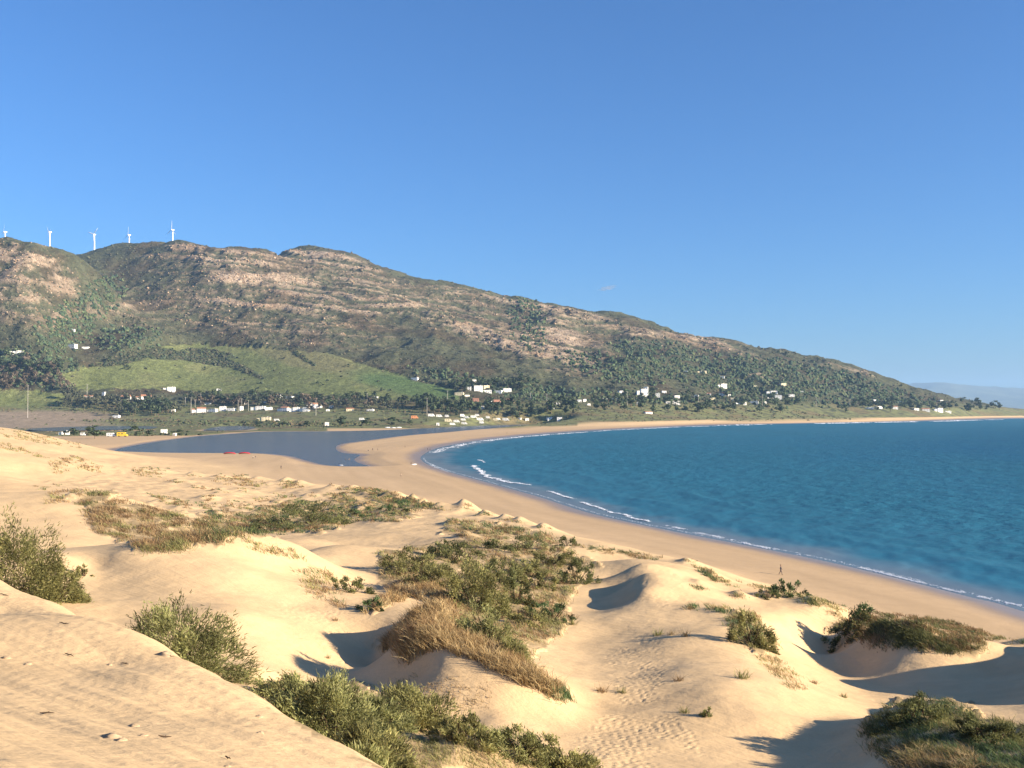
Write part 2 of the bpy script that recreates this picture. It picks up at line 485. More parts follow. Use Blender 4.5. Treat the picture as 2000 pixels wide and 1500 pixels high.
# plain and mountain: (pixel x, [(pixel y, distance), ...])
FARC = [
    (-300, [(838, 1750), (822, 2000), (808, 2150), (790, 2280), (760, 2380), (690, 2500), (600, 2620), (520, 2740), (458, 2860)]),
    (0, [(838, 1700), (824, 1980), (808, 2150), (792, 2280), (762, 2380), (700, 2480), (640, 2560), (560, 2680), (500, 2780), (466, 2860)]),
    (60, [(560, 2680), (469, 2860), (620, 2580)]),
    (110, [(838, 1700), (824, 1980), (808, 2150), (790, 2290), (760, 2390), (700, 2510), (650, 2640), (600, 2700), (540, 2780), (487, 2880)]),
    (160, [(513, 2920), (560, 2850), (620, 2800), (660, 2700)]),
    (205, [(540, 2980), (575, 3000), (620, 2900), (670, 2700)]),
    (250, [(838, 1650), (824, 1980), (810, 2120), (795, 2260), (770, 2380), (730, 2520), (690, 2640), (650, 2780), (600, 3000), (540, 3350), (496, 3900)]),
    (180, [(498, 3900)]), (300, [(490, 3800), (560, 3200)]), (335, [(484, 3650), (510, 3420)]), (365, [(473, 3520), (500, 3420)]), (395, [(487, 3560)]),
    (400, [(838, 1620), (822, 1980), (812, 2100), (800, 2230), (780, 2380), (730, 2600), (690, 2760), (660, 2880), (600, 3050), (545, 3220), (525, 3320)]),
    (450, [(487, 3460), (545, 3220)]), (500, [(490, 3480), (540, 3260), (600, 3040), (660, 2840), (690, 2740)]), (540, [(500, 3520)]),
    (560, [(494, 3780)]), (600, [(838, 1560), (830, 1700), (815, 1950), (797, 2150), (780, 2280), (735, 2480), (690, 2700), (655, 2850), (600, 3080), (550, 3330), (515, 3600), (490, 3800)]),
    (650, [(495, 3800), (540, 3430)]), (700, [(506, 3780), (600, 3140), (560, 3330)]), (760, [(529, 3720)]),
    (800, [(838, 1550), (826, 1750), (812, 1950), (800, 2100), (778, 2260), (740, 2460), (700, 2660), (640, 3000), (600, 3220), (570, 3450), (542, 3680)]),
    (860, [(625, 3080), (600, 3350), (552, 3660)]),
    (930, [(610, 3400), (568, 3640), (645, 3060)]),
    (1000, [(832, 1600), (823, 1800), (810, 1980), (790, 2180), (770, 2350), (740, 2530), (700, 2760), (668, 2950), (640, 3300), (610, 3480), (580, 3620)]),
    (1040, [(640, 3380), (588, 3610), (690, 2860)]), (1065, [(650, 3150), (620, 3330), (600, 3560)]), (1100, [(700, 2830), (670, 3050), (600, 3600)]),
    (1200, [(828, 1760), (818, 1930), (800, 2150), (780, 2350), (740, 2620), (700, 2900), (660, 3250), (618, 3600)]),
    (1130, [(720, 2740), (660, 3200)]), (1300, [(646, 3620)]),
    (1400, [(820, 2250), (810, 2380), (790, 2530), (760, 2760), (720, 3060), (690, 3350), (668, 3650)]), (1500, [(686, 3680), (720, 3250)]),
    (1600, [(816, 2620), (808, 2720), (790, 2880), (760, 3120), (730, 3420), (705, 3700)]), (1700, [(731, 3760)]),
    (1800, [(814, 2900), (806, 3000), (790, 3250), (776, 3500), (765, 3800)]), (1870, [(784, 3850)]), (1930, [(789, 3900)]),
    (2000, [(812, 3830), (806, 3950), (799, 4150)]),
    (2150, [(808, 4300), (803, 4600)]),
]
fpt, fval = [], []
for px, col in FARC:
    for py, D in col:
        u, s = ray(px, py)
        fpt.append((float(u), math.log(D)))
        fval.append(CAM_H + float(s) * D)
# ground behind the crest falls away
for px, py, D in [(-300, 458, 2860), (0, 466, 2860), (110, 487, 2880), (180, 498, 3900), (250, 496, 3900), (365, 476, 3560), (480, 488, 3500), (600, 490, 3800), (800, 542, 3680),
                  (1000, 580, 3620), (1200, 618, 3600), (1400, 668, 3650), (1600, 705, 3700), (1800, 765, 3800), (2000, 799, 4150)]:
    u, s = ray(px, py)
    z = CAM_H + float(s) * D
    dd = 0.045 if px < 150 or 300 < px < 540 else 0.09
    fpt.append((float(u), math.log(D) + dd)); fval.append(z - (60 if px < 540 else 0.22 * z))
    fpt.append((float(u), math.log(D) + 0.45)); fval.append(0.35 * z - 10)
for px in (-400, 0, 300, 600, 900, 1200, 1600, 2000, 2300):
    fpt.append(((px - 1000) / F, math.log(950))); fval.append(1.2)
    if px < 900:
        fpt.append(((px - 1000) / F, math.log(1350))); fval.append(1.0)
far_rbf = RBF(fpt, fval, 0.015, 1e-3)

# where plants cover the dunes, as outlines over the ground in the home view
GRASS_COVER = {
    'left_brown': [(150, 965), (205, 962), (265, 985), (330, 1000), (400, 1020), (450, 1050), (400, 1062), (345, 1078), (270, 1078), (235, 1050), (190, 1040), (165, 1000)],
    'mid_green': [(380, 1010), (450, 1005), (520, 990), (590, 978), (660, 990), (680, 1020), (640, 1036), (560, 1045), (480, 1045), (410, 1060)],
    'mid_back': [(640, 962), (720, 960), (790, 972), (840, 990), (830, 1000), (780, 1020), (700, 1020), (650, 990)],
    'basin': [(735, 1080), (830, 1070), (920, 1060), (860, 1035), (910, 1025), (990, 1030), (1070, 1050), (1130, 1085), (1160, 1110), (1130, 1150), (1100, 1180), (1120, 1200), (1085, 1245), (1040, 1280), (1000, 1290), (960, 1250), (900, 1200), (850, 1150), (760, 1140)],
    'mound': [(715, 1200), (800, 1125), (850, 1140), (900, 1200), (960, 1255), (1010, 1290), (1060, 1320), (1110, 1355), (1090, 1365), (1020, 1320), (960, 1290), (900, 1265), (850, 1262), (800, 1285), (745, 1262), (800, 1205), (840, 1180), (800, 1165)],
    'right_dark': [(1630, 1225), (1680, 1195), (1760, 1200), (1850, 1215), (1930, 1240), (1920, 1270), (1850, 1275), (1760, 1265), (1690, 1255)],
    'corner': [(1680, 1420), (1740, 1375), (1850, 1365), (1920, 1400), (2100, 1440), (2100, 1510), (1760, 1510), (1700, 1450)],
    'bottom': [(480, 1345), (600, 1335), (720, 1345), (850, 1400), (940, 1425), (1060, 1470), (1180, 1510), (760, 1510), (680, 1470), (560, 1400)],
    'ridge_right': [(1420, 1205), (1470, 1195), (1500, 1230), (1520, 1260), (1480, 1275), (1440, 1250)],
}


GREEN = [(150, 760), (118, 735), (180, 715), (260, 690), (330, 672), (420, 675), (560, 683), (640, 690), (720, 715), (790, 735), (850, 752), (900, 765), (880, 780), (780, 782), (700, 775), (600, 770), (500, 764), (420, 770), (330, 757), (240, 760)]


def pocks(x, y, cell, depth, seed):
    """foot marks pressed into the sand: one soft dimple with a pushed-up rim per jittered cell"""
    cx, cy = np.floor(x / cell), np.floor(y / cell)
    h = np.zeros(np.shape(x))
    for dx in (-1, 0, 1):
        for dy in (-1, 0, 1):
            ix, iy = (cx + dx).astype(np.int64), (cy + dy).astype(np.int64)
            k = _perm[(_perm[(ix + seed * 7) & 4095] + iy) & 4095]
            k2 = _perm[(k + 77) & 4095]
            px_ = (ix + 0.5 + 0.6 * (k / 4096.0 - 0.5)) * cell
            py_ = (iy + 0.5 + 0.6 * (k2 / 4096.0 - 0.5)) * cell
            r = np.hypot((x - px_) / (0.30 * cell), (y - py_) / (0.36 * cell))
            h += np.where(k2 % 5 < 4, -depth * np.exp(-r * r) + 0.35 * depth * np.exp(-((r - 1.45) / 0.5) ** 2), 0)
    return h


FOOT = [[(1180, 1290), (1230, 1235), (1290, 1240), (1300, 1300), (1300, 1380), (1350, 1430), (1400, 1510), (1090, 1510), (1130, 1440), (1190, 1380)],
        [(1560, 1450), (1640, 1420), (1680, 1500), (1560, 1510)],
        [(540, 1180), (640, 1150), (690, 1200), (680, 1320), (600, 1340), (560, 1260)],
        [(1220, 1100), (1330, 1100), (1360, 1180), (1250, 1230)]]


NEB_PX = [(80, 954, 11.4, 4.0, 1.2), (118, 950, 11.0, 4.0, 1.2), (285, 916, 7.2, 4.5, 1.3), (318, 918, 6.8, 4.0, 1.1), (378, 927, 5.6, 4.5, 1.5), (345, 941, 6.4, 3.5, 1.0), (385, 952, 6.0, 3.5, 1.1), (432, 932, 4.8, 4.5, 1.4),
          (472, 930, 4.6, 5.0, 1.6), (505, 938, 4.6, 4.5, 1.4), (558, 942, 4.4, 3.6, 2.0), (585, 945, 4.2, 3.2, 1.2), (425, 960, 6.2, 3.2, 1.0), (478, 958, 5.6, 3.6, 1.2), (312, 973, 8.2, 3.4, 1.2), (405, 973, 6.8, 3.6, 1.3), (352, 984, 8.0, 2.8, 0.9),
          (452, 990, 6.4, 2.8, 0.9), (415, 1002, 7.4, 2.6, 0.8), (650, 953, 4.8, 4.0, 1.5), (690, 955, 4.8, 4.2, 1.5), (725, 960, 5.0, 3.6, 1.4), (768, 966, 5.4, 3.4, 1.5), (805, 980, 5.8, 3.2, 1.5), (832, 992, 6.0, 2.8, 1.4), (856, 996, 6.2, 2.6, 1.3), (905, 993, 6.6, 2.6, 1.8),
          (945, 1006, 6.8, 2.4, 1.4), (985, 1015, 6.8, 2.4, 1.3), (1015, 1020, 6.8, 2.2, 1.2), (1060, 1030, 6.8, 2.2, 1.2), (760, 1006, 6.2, 2.4, 1.0), (720, 990, 5.6, 2.6, 1.0), (680, 975, 5.2, 2.8, 1.1), (880, 1022, 7.8, 2.2, 1.2), (905, 1048, 8.8, 2.0, 1.2), (940, 1040, 8.0, 2.0, 1.1),
          (600, 968, 4.8, 3.0, 1.0), (640, 985, 5.2, 2.6, 0.9), (1340, 1098, 7.0, 1.8, 0.8), (1390, 1135, 7.6, 1.6, 0.7), (1365, 1150, 8.4, 1.5, 0.6), (1440, 1165, 8.2, 1.5, 0.7), (1490, 1165, 7.8, 1.6, 0.8), (1580, 1178, 7.6, 1.5, 0.7)]
NEBKHAS = []
for px_, py_, z_, r_, h_ in NEB_PX:
    u_, D_ = at_z(px_, py_ + 4, z_)
    NEBKHAS.append((u_ * D_, D_, r_, h_))


def height(u, L):
    """terrain height and its masks on arrays of u = x/y and L = ln(y)"""
    D = np.exp(L)
    x, y = u * D, D
    shape = u.shape
    zn = np.zeros(shape)
    zf = np.zeros(shape)
    mn = D < 1010
    mf = D > 790
    zn[mn] = near_rbf(u[mn], L[mn])
    zf[mf] = far_rbf(u[mf], L[mf])
    w = sstep(math.log(800), math.log(1000), L)
    z = lerp(zn, zf, w)
    sd = sea_sd(x, y)
    ld = poly_sd(x, y, LAGOON)
    for m in MARSH:
        ld = np.minimum(ld, poly_sd(x, y, m))
    # loose sand relief
    px, py = project(x, y, z)
    cover = np.zeros(shape)
    jx = 30 * fbm(u * 30, L * 14, 3, 33)
    jy = 12 * fbm(u * 30, L * 14, 3, 36)
    for k, P in GRASS_COVER.items():
        cover = np.maximum(cover, np.where((D < 420) & inside(px + jx, py + jy, P), 1.0, 0.0))
    dune = sstep(3.0, 5.5, z) * (D < 700)
    fg = 1 - sstep(24, 44, D + 12 * sstep(-0.2, 0.3, u))
    loose = dune * (1 - fg)
    far_ = sstep(90, 260, D)
    broad = lerp(fbm(x / 9, y / 9, 4, 1), 1.9 * fbm(x / 24, y / 24, 4, 2), far_)
    humm = lerp(ridged(x / 3.6, y / 4.6, 3, 9), 2.3 * ridged(x / 7, y / 10, 3, 10), far_)
    z = z + loose * (0.13 + 0.12 * far_) * broad
    z = z + loose * (0.015 + 0.24 * cover + 0.12 * far_ * (z < 9.5) * (D < 430)) * humm
    z = z + fg * 0.05 * fbm((0.66 * x + 0.75 * y) / 2.5, (0.75 * x - 0.66 * y) / 9.0, 3, 5) + fg * 0.034 * fbm((0.66 * x + 0.75 * y) / 0.6, (0.75 * x - 0.66 * y) / 5.0, 3, 6)
    for mx_, my_, mr, mh_ in NEBKHAS:
        ex, ey = (x - mx_) / mr, (y - my_) / (mr * 1.15)
        # sunny side long, lee side (left) short and steep
        ex = np.where(ex < 0, ex * 1.7, ex * 0.75)
        z = z + mh_ * np.exp(-(ex * ex + ey * ey) ** 0.8)
    foot = np.zeros(shape)
    for P in FOOT:
        foot = np.maximum(foot, (inside(px, py, P) & (D < 190)).astype(float))
    if foot.any():
        soft = foot * sstep(-0.35, 0.2, fbm(x / 5, y / 5, 2, 31))
        z = z + soft * pocks(x, y, 0.45, 0.045, 3)
    # plain and mountain relief
    mt = sstep(25, 90, z) * w * (1 - 0.8 * (inside(px, py, GREEN) & (D > 2100) & (D < 3050)))
    z = z + mt * (17 * fbm(x / 260, y / 260, 3, 20) + 13 * ridged(x / 120, y / 120, 4, 22))
    # beach and sea bed
    zb = 2.4 * (1 - np.exp(-np.maximum(sd, 0) / 26.0)) + 0.004 * np.maximum(sd, 0)
    wb = sstep(0, 45 + 0.02 * D, sd)
    zc = lerp(zb, z, wb)
    z = np.where(sd > 0, zc, np.maximum(0.045 * sd, -7.0))
    # lagoon bed and rim
    rim = LAG_Z + 0.028 * np.maximum(ld, 0)
    wl = sstep(0, 60, ld)
    z = np.where(ld > 0, lerp(np.minimum(z, rim + 3 * wl), z, wl), np.maximum(LAG_Z + 0.03 * ld, -1.2))
    return x, y, z, sd, ld, cover, fg, foot


U0, U1, NU = -0.70, 0.70, 700
ug = np.linspace(U0, U1, NU)
Lg = np.concatenate([np.arange(math.log(2.5), math.log(40), 0.014), np.arange(math.log(40), math.log(84), 0.0042), np.arange(math.log(84), math.log(700), 0.0072), np.arange(math.log(700), math.log(2200), 0.0052),
                     np.arange(math.log(2200), math.log(4000), 0.0024), np.arange(math.log(4000), math.log(7600), 0.03)])
NL = len(Lg)
UU, LL = np.meshgrid(ug, Lg)          # rows: distance, columns: bearing
GX, GY, GZ, SD, LD, COVER, FG, FOOTM = height(UU, LL)
GD = np.exp(LL)
PX, PY = project(GX, GY, GZ)


def ground(x, y):
    """terrain height at points"""
    x = np.asarray(x, float); y = np.asarray(y, float)
    fu = np.clip((x / y - U0) / (U1 - U0) * (NU - 1), 0, NU - 1.001)
    fl = np.clip(np.interp(np.log(y), Lg, np.arange(NL)), 0, NL - 1.001)
    i, j = fl.astype(int), fu.astype(int)
    a, b = fl - i, fu - j
    return (GZ[i, j] * (1 - a) * (1 - b) + GZ[i + 1, j] * a * (1 - b) + GZ[i, j + 1] * (1 - a) * b + GZ[i + 1, j + 1] * a * b)


_S = (GZ - CAM_H) / GD


def hit(px, py, dmin=0.0):
    """first ground point met by a home-view pixel beyond dmin"""
    u, s = ray(px, py)
    j = int(np.clip(round((float(u) - U0) / (U1 - U0) * (NU - 1)), 0, NU - 1))
    c = _S[:, j]
    ok = np.nonzero((c >= float(s)) & (Lg > math.log(max(dmin, 2.6))))[0]
    i = ok[0] if len(ok) else NL - 2
    if i > 0 and c[i] != c[i - 1]:
        t = np.clip((float(s) - c[i - 1]) / (c[i] - c[i - 1]), 0, 1)
        L = Lg[i - 1] + t * (Lg[i] - Lg[i - 1])
    else:
        L = Lg[i]
    D = math.exp(L)
    return float(u) * D, D, float(ground(float(u) * D, D))


# ---------------------------------------------------------------- ground colours (albedo)
def ell(cx, cy, rx, ry, rot=0.0):
    a = math.radians(rot)
    dx, dy = PX - cx, PY - cy
    p = (dx * math.cos(a) + dy * math.sin(a)) / rx
    q = (-dx * math.sin(a) + dy * math.cos(a)) / ry
    return np.clip(1.5 * (1 - (p * p + q * q)), 0, 1)


SAND = np.array([0.58, 0.408, 0.224])
SANDD = np.array([0.50, 0.350, 0.205])
WET = np.array([0.225, 0.165, 0.115])
col = np.tile(SAND, GZ.shape + (1,)).reshape(GZ.shape + (3,))
nz_big = fbm(GX / 14, GY / 14, 3, 40)
nz_f = fbm(GX / 1.7, GY / 1.7, 3, 44)
col = col * (1 + 0.07 * nz_big[..., None] + 0.05 * nz_f[..., None])
flat = (1 - sstep(2.4, 4.0, GZ)) * (GD < 2600)
col = mixc(col, SANDD * 0.93, flat * 0.8)
wet = (1 - sstep(1.0, 9.0 + 0.010 * GD, SD + 2.0 * noise(GX / 30, GY / 30, 50))) * (SD > -40)
wetl = (1 - sstep(1.0, 9.0, LD + 2.5 * noise(GX / 25, GY / 25, 51)))
wetall = np.maximum(wet, wetl * 0.9)
mid = (1 - sstep(12.0, 45.0, SD + 6 * noise(GX / 40, GY / 40, 53))) * (GZ < 3)
col = mixc(col, SANDD * 0.82, mid * 0.55)
col = mixc(col, WET, wetall)
tide = fbm(SD / 7.0, (GY - 0.3 * GX) / 90.0, 3, 56)
col = col * (1 + 0.075 * tide * flat * (SD < 150))[..., None]
litter = COVER * sstep(-0.5, 0.4, fbm(GX / 3, GY / 3, 3, 60) + 0.25)
col = mixc(col, np.array([0.22, 0.165, 0.085]), litter * 0.75)

# plain: everything beyond the lagoon that is not beach
veg = sstep(90, 150, SD - 0.0 * GD) * sstep(1.2, 3.0, GZ) * (GD > 1500)
veg = np.maximum(veg, sstep(1560, 1640, GD) * sstep(70, 120, SD) * (PX < 1130))
veg = np.maximum(veg, sstep(1120, 1180, GD) * (PX < 640) * sstep(5, 16, LD + 5 * noise(GX / 30, GY / 30, 66)))
veg = np.maximum(veg, sstep(1560, 1600, GD) * (PX < 1000) * sstep(3, 10, LD) * sstep(60, 110, SD))
veg = np.maximum(veg, sstep(6.5, 9.5, GZ) * (GD > 1500))
FIELD = np.array([0.155, 0.162, 0.068])
SCRUB = np.array([0.066, 0.069, 0.039])
BROWN = np.array([0.098, 0.072, 0.044])
ROCK = np.array([0.315, 0.240, 0.172])
MEADOW = np.array([0.135, 0.152, 0.056])
n100 = fbm(GX / 110, GY / 110, 4, 70)
n20 = fbm(GX / 22, GY / 22, 3, 74)
vc = np.tile(FIELD, GZ.shape + (1,)).reshape(GZ.shape + (3,))
vc = mixc(vc, np.array([0.15, 0.115, 0.062]), sstep(-0.1, 0.5, n100 + 0.3 * n20) * 0.8)
vc = mixc(vc, SCRUB * 1.3, sstep(0.15, 0.45, n20 - 0.2 * n100))
brownfield = np.maximum(ell(70, 815, 200, 16), ell(60, 830, 190, 9))
vc = mixc(vc, np.array([0.265, 0.205, 0.140]), brownfield)
vc = mixc(vc, MEADOW * 1.05, np.clip(1.6 * ell(40, 776, 150, 22), 0, 1))
# mountain scrub
mts = sstep(28, 60, GZ) * (GD > 2000)
strata = fbm(GX / 420 + 0.10 * GZ / 60, (GZ + 0.10 * GX + 22 * fbm(GX / 360, GY / 360, 3, 81)) / 14.0, 4, 80)
strata = strata * (0.35 + 0.65 * sstep(170, 300, PX)) + (1 - sstep(170, 300, PX)) * 0.8 * fbm(GX / 60 + GZ / 80, GZ / 40, 4, 83)
mc = np.tile(SCRUB, GZ.shape + (1,)).reshape(GZ.shape + (3,))
mc = mc * (1 + 0.35 * n20[..., None])
mc = mixc(mc, BROWN * 0.62, sstep(-0.1, 0.6, fbm(GX / 170, GY / 170, 4, 84)) * 0.75)
dry = np.zeros(GZ.shape)
for a in [(40, 560, 170, 95, 20, 1.0), (380, 520, 120, 40, 0, .7), (480, 520, 190, 40, 4, .9), (520, 600, 330, 55, 5, .85), (700, 560, 260, 45, 15, .8), (850, 610, 280, 40, 16, .9),
          (980, 640, 200, 45, 22, .85), (1100, 660, 120, 60, 30, .8), (1180, 640, 160, 26, 14, .7), (1380, 672, 130, 22, 12, .7), (230, 610, 120, 30, 10, .5), (560, 650, 280, 30, 5, .55), (1080, 700, 130, 35, 15, .75)]:
    dry = np.maximum(dry, ell(*a[:5]) * a[5])
mc = mixc(mc, BROWN * 0.9, 0.8 * dry * sstep(-0.2, 0.4, strata + 0.15 * n20))
rk = np.zeros(GZ.shape)
for a in [(40, 500, 130, 40, 18, .75), (60, 560, 150, 70, 20, .62), (365, 487, 50, 14, 5, .9), (450, 508, 115, 24, 3, .95), (470, 545, 70, 14, 2, 1.1), (560, 548, 90, 14, 6, .9), (620, 503, 110, 16, 8, .9),
          (680, 515, 90, 14, 18, .85), (760, 585, 160, 22, 22, .8), (620, 575, 180, 14, 6, .6), (480, 592, 120, 12, 2, .85), (640, 605, 160, 14, 5, .75), (820, 615, 160, 18, 14, .85), (930, 650, 150, 20, 22, .9), (1080, 690, 120, 26, 20, .85),
          (1090, 655, 70, 40, 40, .75), (960, 585, 150, 14, 12, .65), (1130, 618, 140, 14, 13, .75), (1230, 645, 110, 14, 15, .7), (1370, 665, 100, 12, 13, .75), (430, 630, 130, 9, 3, .6), (620, 650, 180, 8, 4, .5), (240, 605, 40, 14, 5, .7),
          (1620, 715, 60, 8, 14, .5), (1680, 728, 40, 7, 18, .6), (1460, 728, 50, 9, 14, .6), (1500, 742, 40, 6, 14, .5), (320, 500, 60, 10, 0, .5)]:
    rk = np.maximum(rk, ell(*a[:5]) * a[5])
chunk = ridged(GX / 34, GY / 60 + GZ / 15, 4, 90)
rmask = rk * sstep(0.16, 0.58, 0.40 * (chunk - 0.3) + 0.34 * rk + 0.95 * strata)
rmask = np.maximum(rmask, 0.5 * dry * sstep(0.55, 0.85, chunk + 0.45 * strata))
rcol = ROCK * (1 + 0.22 * fbm(GX / 45, GY / 45, 3, 95)[..., None] + 0.15 * n20[..., None])
rcol = mixc(rcol, np.array([0.235, 0.155, 0.100]), sstep(0.1, 0.6, fbm(GX / 150, GY / 150, 3, 98)) * 0.6)
mc = mixc(mc, np.zeros(3), np.zeros(GZ.shape))
mc = mc * (1 - rmask[..., None]) + rcol * rmask[..., None]
# green hill field
gm = (inside(PX + 14 * n20, PY + 5 * n20, GREEN) | inside(PX + 14 * n20, PY + 3 * n20, [(-400, 764), (60, 761), (128, 771), (120, 790), (60, 797), (-400, 797)])) & (GD > 2100) & (GD < 3050)
hedge = np.zeros(GZ.shape)
for a in [(300, 690, 110, 13, 5, 1), (380, 700, 120, 9, 10, 1), (470, 718, 60, 7, 25, 1), (240, 705, 60, 8, -10, .9), (410, 690, 60, 9, 8, .9), (590, 698, 40, 5, 30, .8), (830, 742, 40, 8, 10, 1)]:
    hedge = np.maximum(hedge, ell(*a[:5]) * a[5])
hedge = sstep(0.2, 0.7, hedge + 0.35 * n20)
green = gm * (1 - hedge)
mcg = MEADOW * (1 + 0.16 * n100[..., None] + 0.10 * n20[..., None])
mcg = mixc(mcg, np.array([0.165, 0.150, 0.070]), np.clip(ell(600, 700, 130, 24, 12) + sstep(0.0, 0.7, n100) * 0.5, 0, 1) * 0.8)
mcg = mixc(mcg, np.array([0.070, 0.118, 0.040]), ell(800, 755, 140, 22, 12) * 0.8)
mc = mixc(mc, np.zeros(3), np.zeros(GZ.shape))
mc = mc * (1 - green[..., None]) + mcg * green[..., None]
vc = vc * (1 - mts[..., None]) + mc * mts[..., None]
col = col * (1 - veg[..., None]) + vc * veg[..., None]

# real relief of the rock outcrops
GZ = GZ + rmask * mts * veg * (4.0 + 3.5 * chunk)
_S = (GZ - CAM_H) / GD
PX, PY = project(GX, GY, GZ)

verts = np.stack([GX, GY, GZ], -1)
du = np.gradient(verts, axis=1)
dv = np.gradient(verts, axis=0)
nrm = np.cross(du, dv)
nrm /= np.linalg.norm(nrm, axis=-1, keepdims=True)

# ground materials
def ground_mat(name, kind):
    m, nt, b = new_mat(name)
    geo = nd(nt, 'ShaderNodeNewGeometry')
    pos = geo.outputs['Position']
    base = attr(nt, 'Col', 'Color')
    wetv = attr(nt, 'wet')
    if kind == 'sand':
        g = map_range(nt, noise_tex(nt, pos, 9.0, 5, 0.7), 0.25, 0.75, 0.90, 1.10)
        g2 = map_range(nt, noise_tex(nt, pos, 0.35, 4, 0.6), 0.3, 0.7, 0.95, 1.05)
        c = scale_color(nt, base, math_node(nt, 'MULTIPLY', g, g2))
        nt.links.new(c, b.inputs['Base Color'])
        nt.links.new(map_range(nt, wetv, 0, 1, 0.95, 0.32), b.inputs['Roughness'])
        nt.links.new(map_range(nt, wetv, 0, 1, 0.05, 0.45), b.inputs['Specular IOR Level'])
        # wind ripples and grain
        def dotc(v):
            n_ = nd(nt, 'ShaderNodeVectorMath', operation='DOT_PRODUCT')
            nt.links.new(pos, n_.inputs[0])
            n_.inputs[1].default_value = v
            return n_.outputs['Value']
        cmb = nd(nt, 'ShaderNodeCombineXYZ')
        nt.links.new(dotc((0.66 * 1.9, 0.75 * 1.9, 0)), cmb.inputs[0])
        nt.links.new(dotc((0.75 * 0.22, -0.66 * 0.22, 0)), cmb.inputs[1])
        streak = noise_tex(nt, cmb.outputs[0], 1.0, 4, 0.55)
        h1 = math_node(nt, 'MULTIPLY', streak, 0.11)
        h2 = math_node(nt, 'MULTIPLY', noise_tex(nt, pos, 4.5, 4, 0.6), 0.02)
        h3 = math_node(nt, 'MULTIPLY', noise_tex(nt, pos, 4.0, 4, 0.7), 0.034)
        h4 = math_node(nt, 'MULTIPLY', noise_tex(nt, pos, 1.3, 5, 0.55), 0.10)
        hs = math_node(nt, 'ADD', math_node(nt, 'ADD', h1, h2), math_node(nt, 'ADD', h3, h4))
        dryv = math_node(nt, 'SUBTRACT', 1.0, wetv)
        bp = nd(nt, 'ShaderNodeBump')
        bp.inputs['Distance'].default_value = 1.0
        nt.links.new(math_node(nt, 'MULTIPLY', dryv, 0.55), bp.inputs['Strength'])
        nt.links.new(hs, bp.inputs['Height'])
        nt.links.new(bp.outputs[0], b.inputs['Normal'])
    else:
        a1 = noise_tex(nt, pos, 0.075, 6, 0.7)
        a2 = noise_tex(nt, pos, 0.30, 4, 0.65)
        g = map_range(nt, a1, 0.3, 0.7, 0.62, 1.38)
        g2 = map_range(nt, a2, 0.3, 0.7, 0.70, 1.30)
        nt.links.new(scale_color(nt, base, math_node(nt, 'MULTIPLY', g, g2)), b.inputs['Base Color'])
        b.inputs['Roughness'].default_value = 0.95
        b.inputs['Specular IOR Level'].default_value = 0.1
        bp = nd(nt, 'ShaderNodeBump')
        bp.inputs['Strength'].default_value = 0.8
        bp.inputs['Distance'].default_value = 6.0 if kind == 'mountain' else 0.6
        nt.links.new(a1, bp.inputs['Height'])
        nt.links.new(bp.outputs[0], b.inputs['Normal'])
    return m


M_SAND = ground_mat('dry_sand', 'sand')
M_PLAIN = ground_mat('plain_ground', 'plain')
M_MOUNT = ground_mat('mountain_scrub_and_rock', 'mountain')

# one sheet, cut along its own edges into the pieces of land it shows
fi, fj = np.meshgrid(np.arange(NL - 1), np.arange(NU - 1), indexing='ij')
quad = np.stack([fi * NU + fj, fi * NU + fj + 1, (fi + 1) * NU + fj + 1, (fi + 1) * NU + fj], -1).reshape(-1, 4)


def fmean(a):
    return (a[:-1, :-1] + a[1:, :-1] + a[:-1, 1:] + a[1:, 1:]).ravel() / 4


f_z, f_sd, f_veg, f_mt, f_D = fmean(GZ), fmean(SD), fmean(veg), fmean(mts * veg), fmean(GD)
drop = f_sd < -30 - 0.01 * f_D
region = np.where(f_mt > 0.5, 3, np.where(f_veg > 0.5, 2, np.where((f_z < 3.1) & (f_D > 80), 1, 0)))
flatv, flatn, flatc, flatw = verts.reshape(-1, 3), nrm.reshape(-1, 3), col.reshape(-1, 3), wetall.ravel()
for rid, nm, mt_, lab in ((0, 'sand_dunes', M_SAND, 'pale wind-blown sand dunes running down to the beach'),
                          (1, 'beach', M_SAND, 'long curving tan sandy beach between dunes and bay'),
                          (2, 'coastal_plain', M_PLAIN, 'flat green and brown fields beyond the lagoon'),
                          (3, 'mountain', M_MOUNT, 'long rocky scrub covered mountain sloping down to the right')):
    q = quad[(region == rid) & ~drop]
    ids, inv = np.unique(q, return_inverse=True)
    me = mesh_np(nm, flatv[ids], inv.reshape(-1, 4), [mt_], flatc[ids], {'wet': flatw[ids]}, True, flatn[ids])
    add(nm, me, kind='structure', label=lab, category=nm.replace('_', ' '))

# misty hills far behind the headland
u2 = np.linspace(0.28, 0.85, 160)
L2 = np.linspace(math.log(21000), math.log(30000), 46)
U2, LL2 = np.meshgrid(u2, L2)
X2, Y2 = U2 * np.exp(LL2), np.exp(LL2)
rid_u = np.interp(u2, [0.28, 0.36, 0.40, 0.43, 0.46, 0.50, 0.55, 0.62, 0.85], [0.030, 0.021, 0.0228, 0.0236, 0.021, 0.0188, 0.0165, 0.014, 0.0])
prof = np.exp(-((LL2 - math.log(26000)) / 0.13) ** 2)
Z2 = -6 + (rid_u[None, :] * 26000 + 36) * prof * (1 + 0.10 * fbm(X2 / 1900, Y2 / 1900, 4, 130)) + 60 * prof * ridged(X2 / 1500, Y2 / 1500, 3, 133)
n1, n2 = U2.shape
ii, jj = np.meshgrid(np.arange(n1 - 1), np.arange(n2 - 1), indexing='ij')
q2 = np.stack([ii * n2 + jj, ii * n2 + jj + 1, (ii + 1) * n2 + jj + 1, (ii + 1) * n2 + jj], -1).reshape(-1, 4)
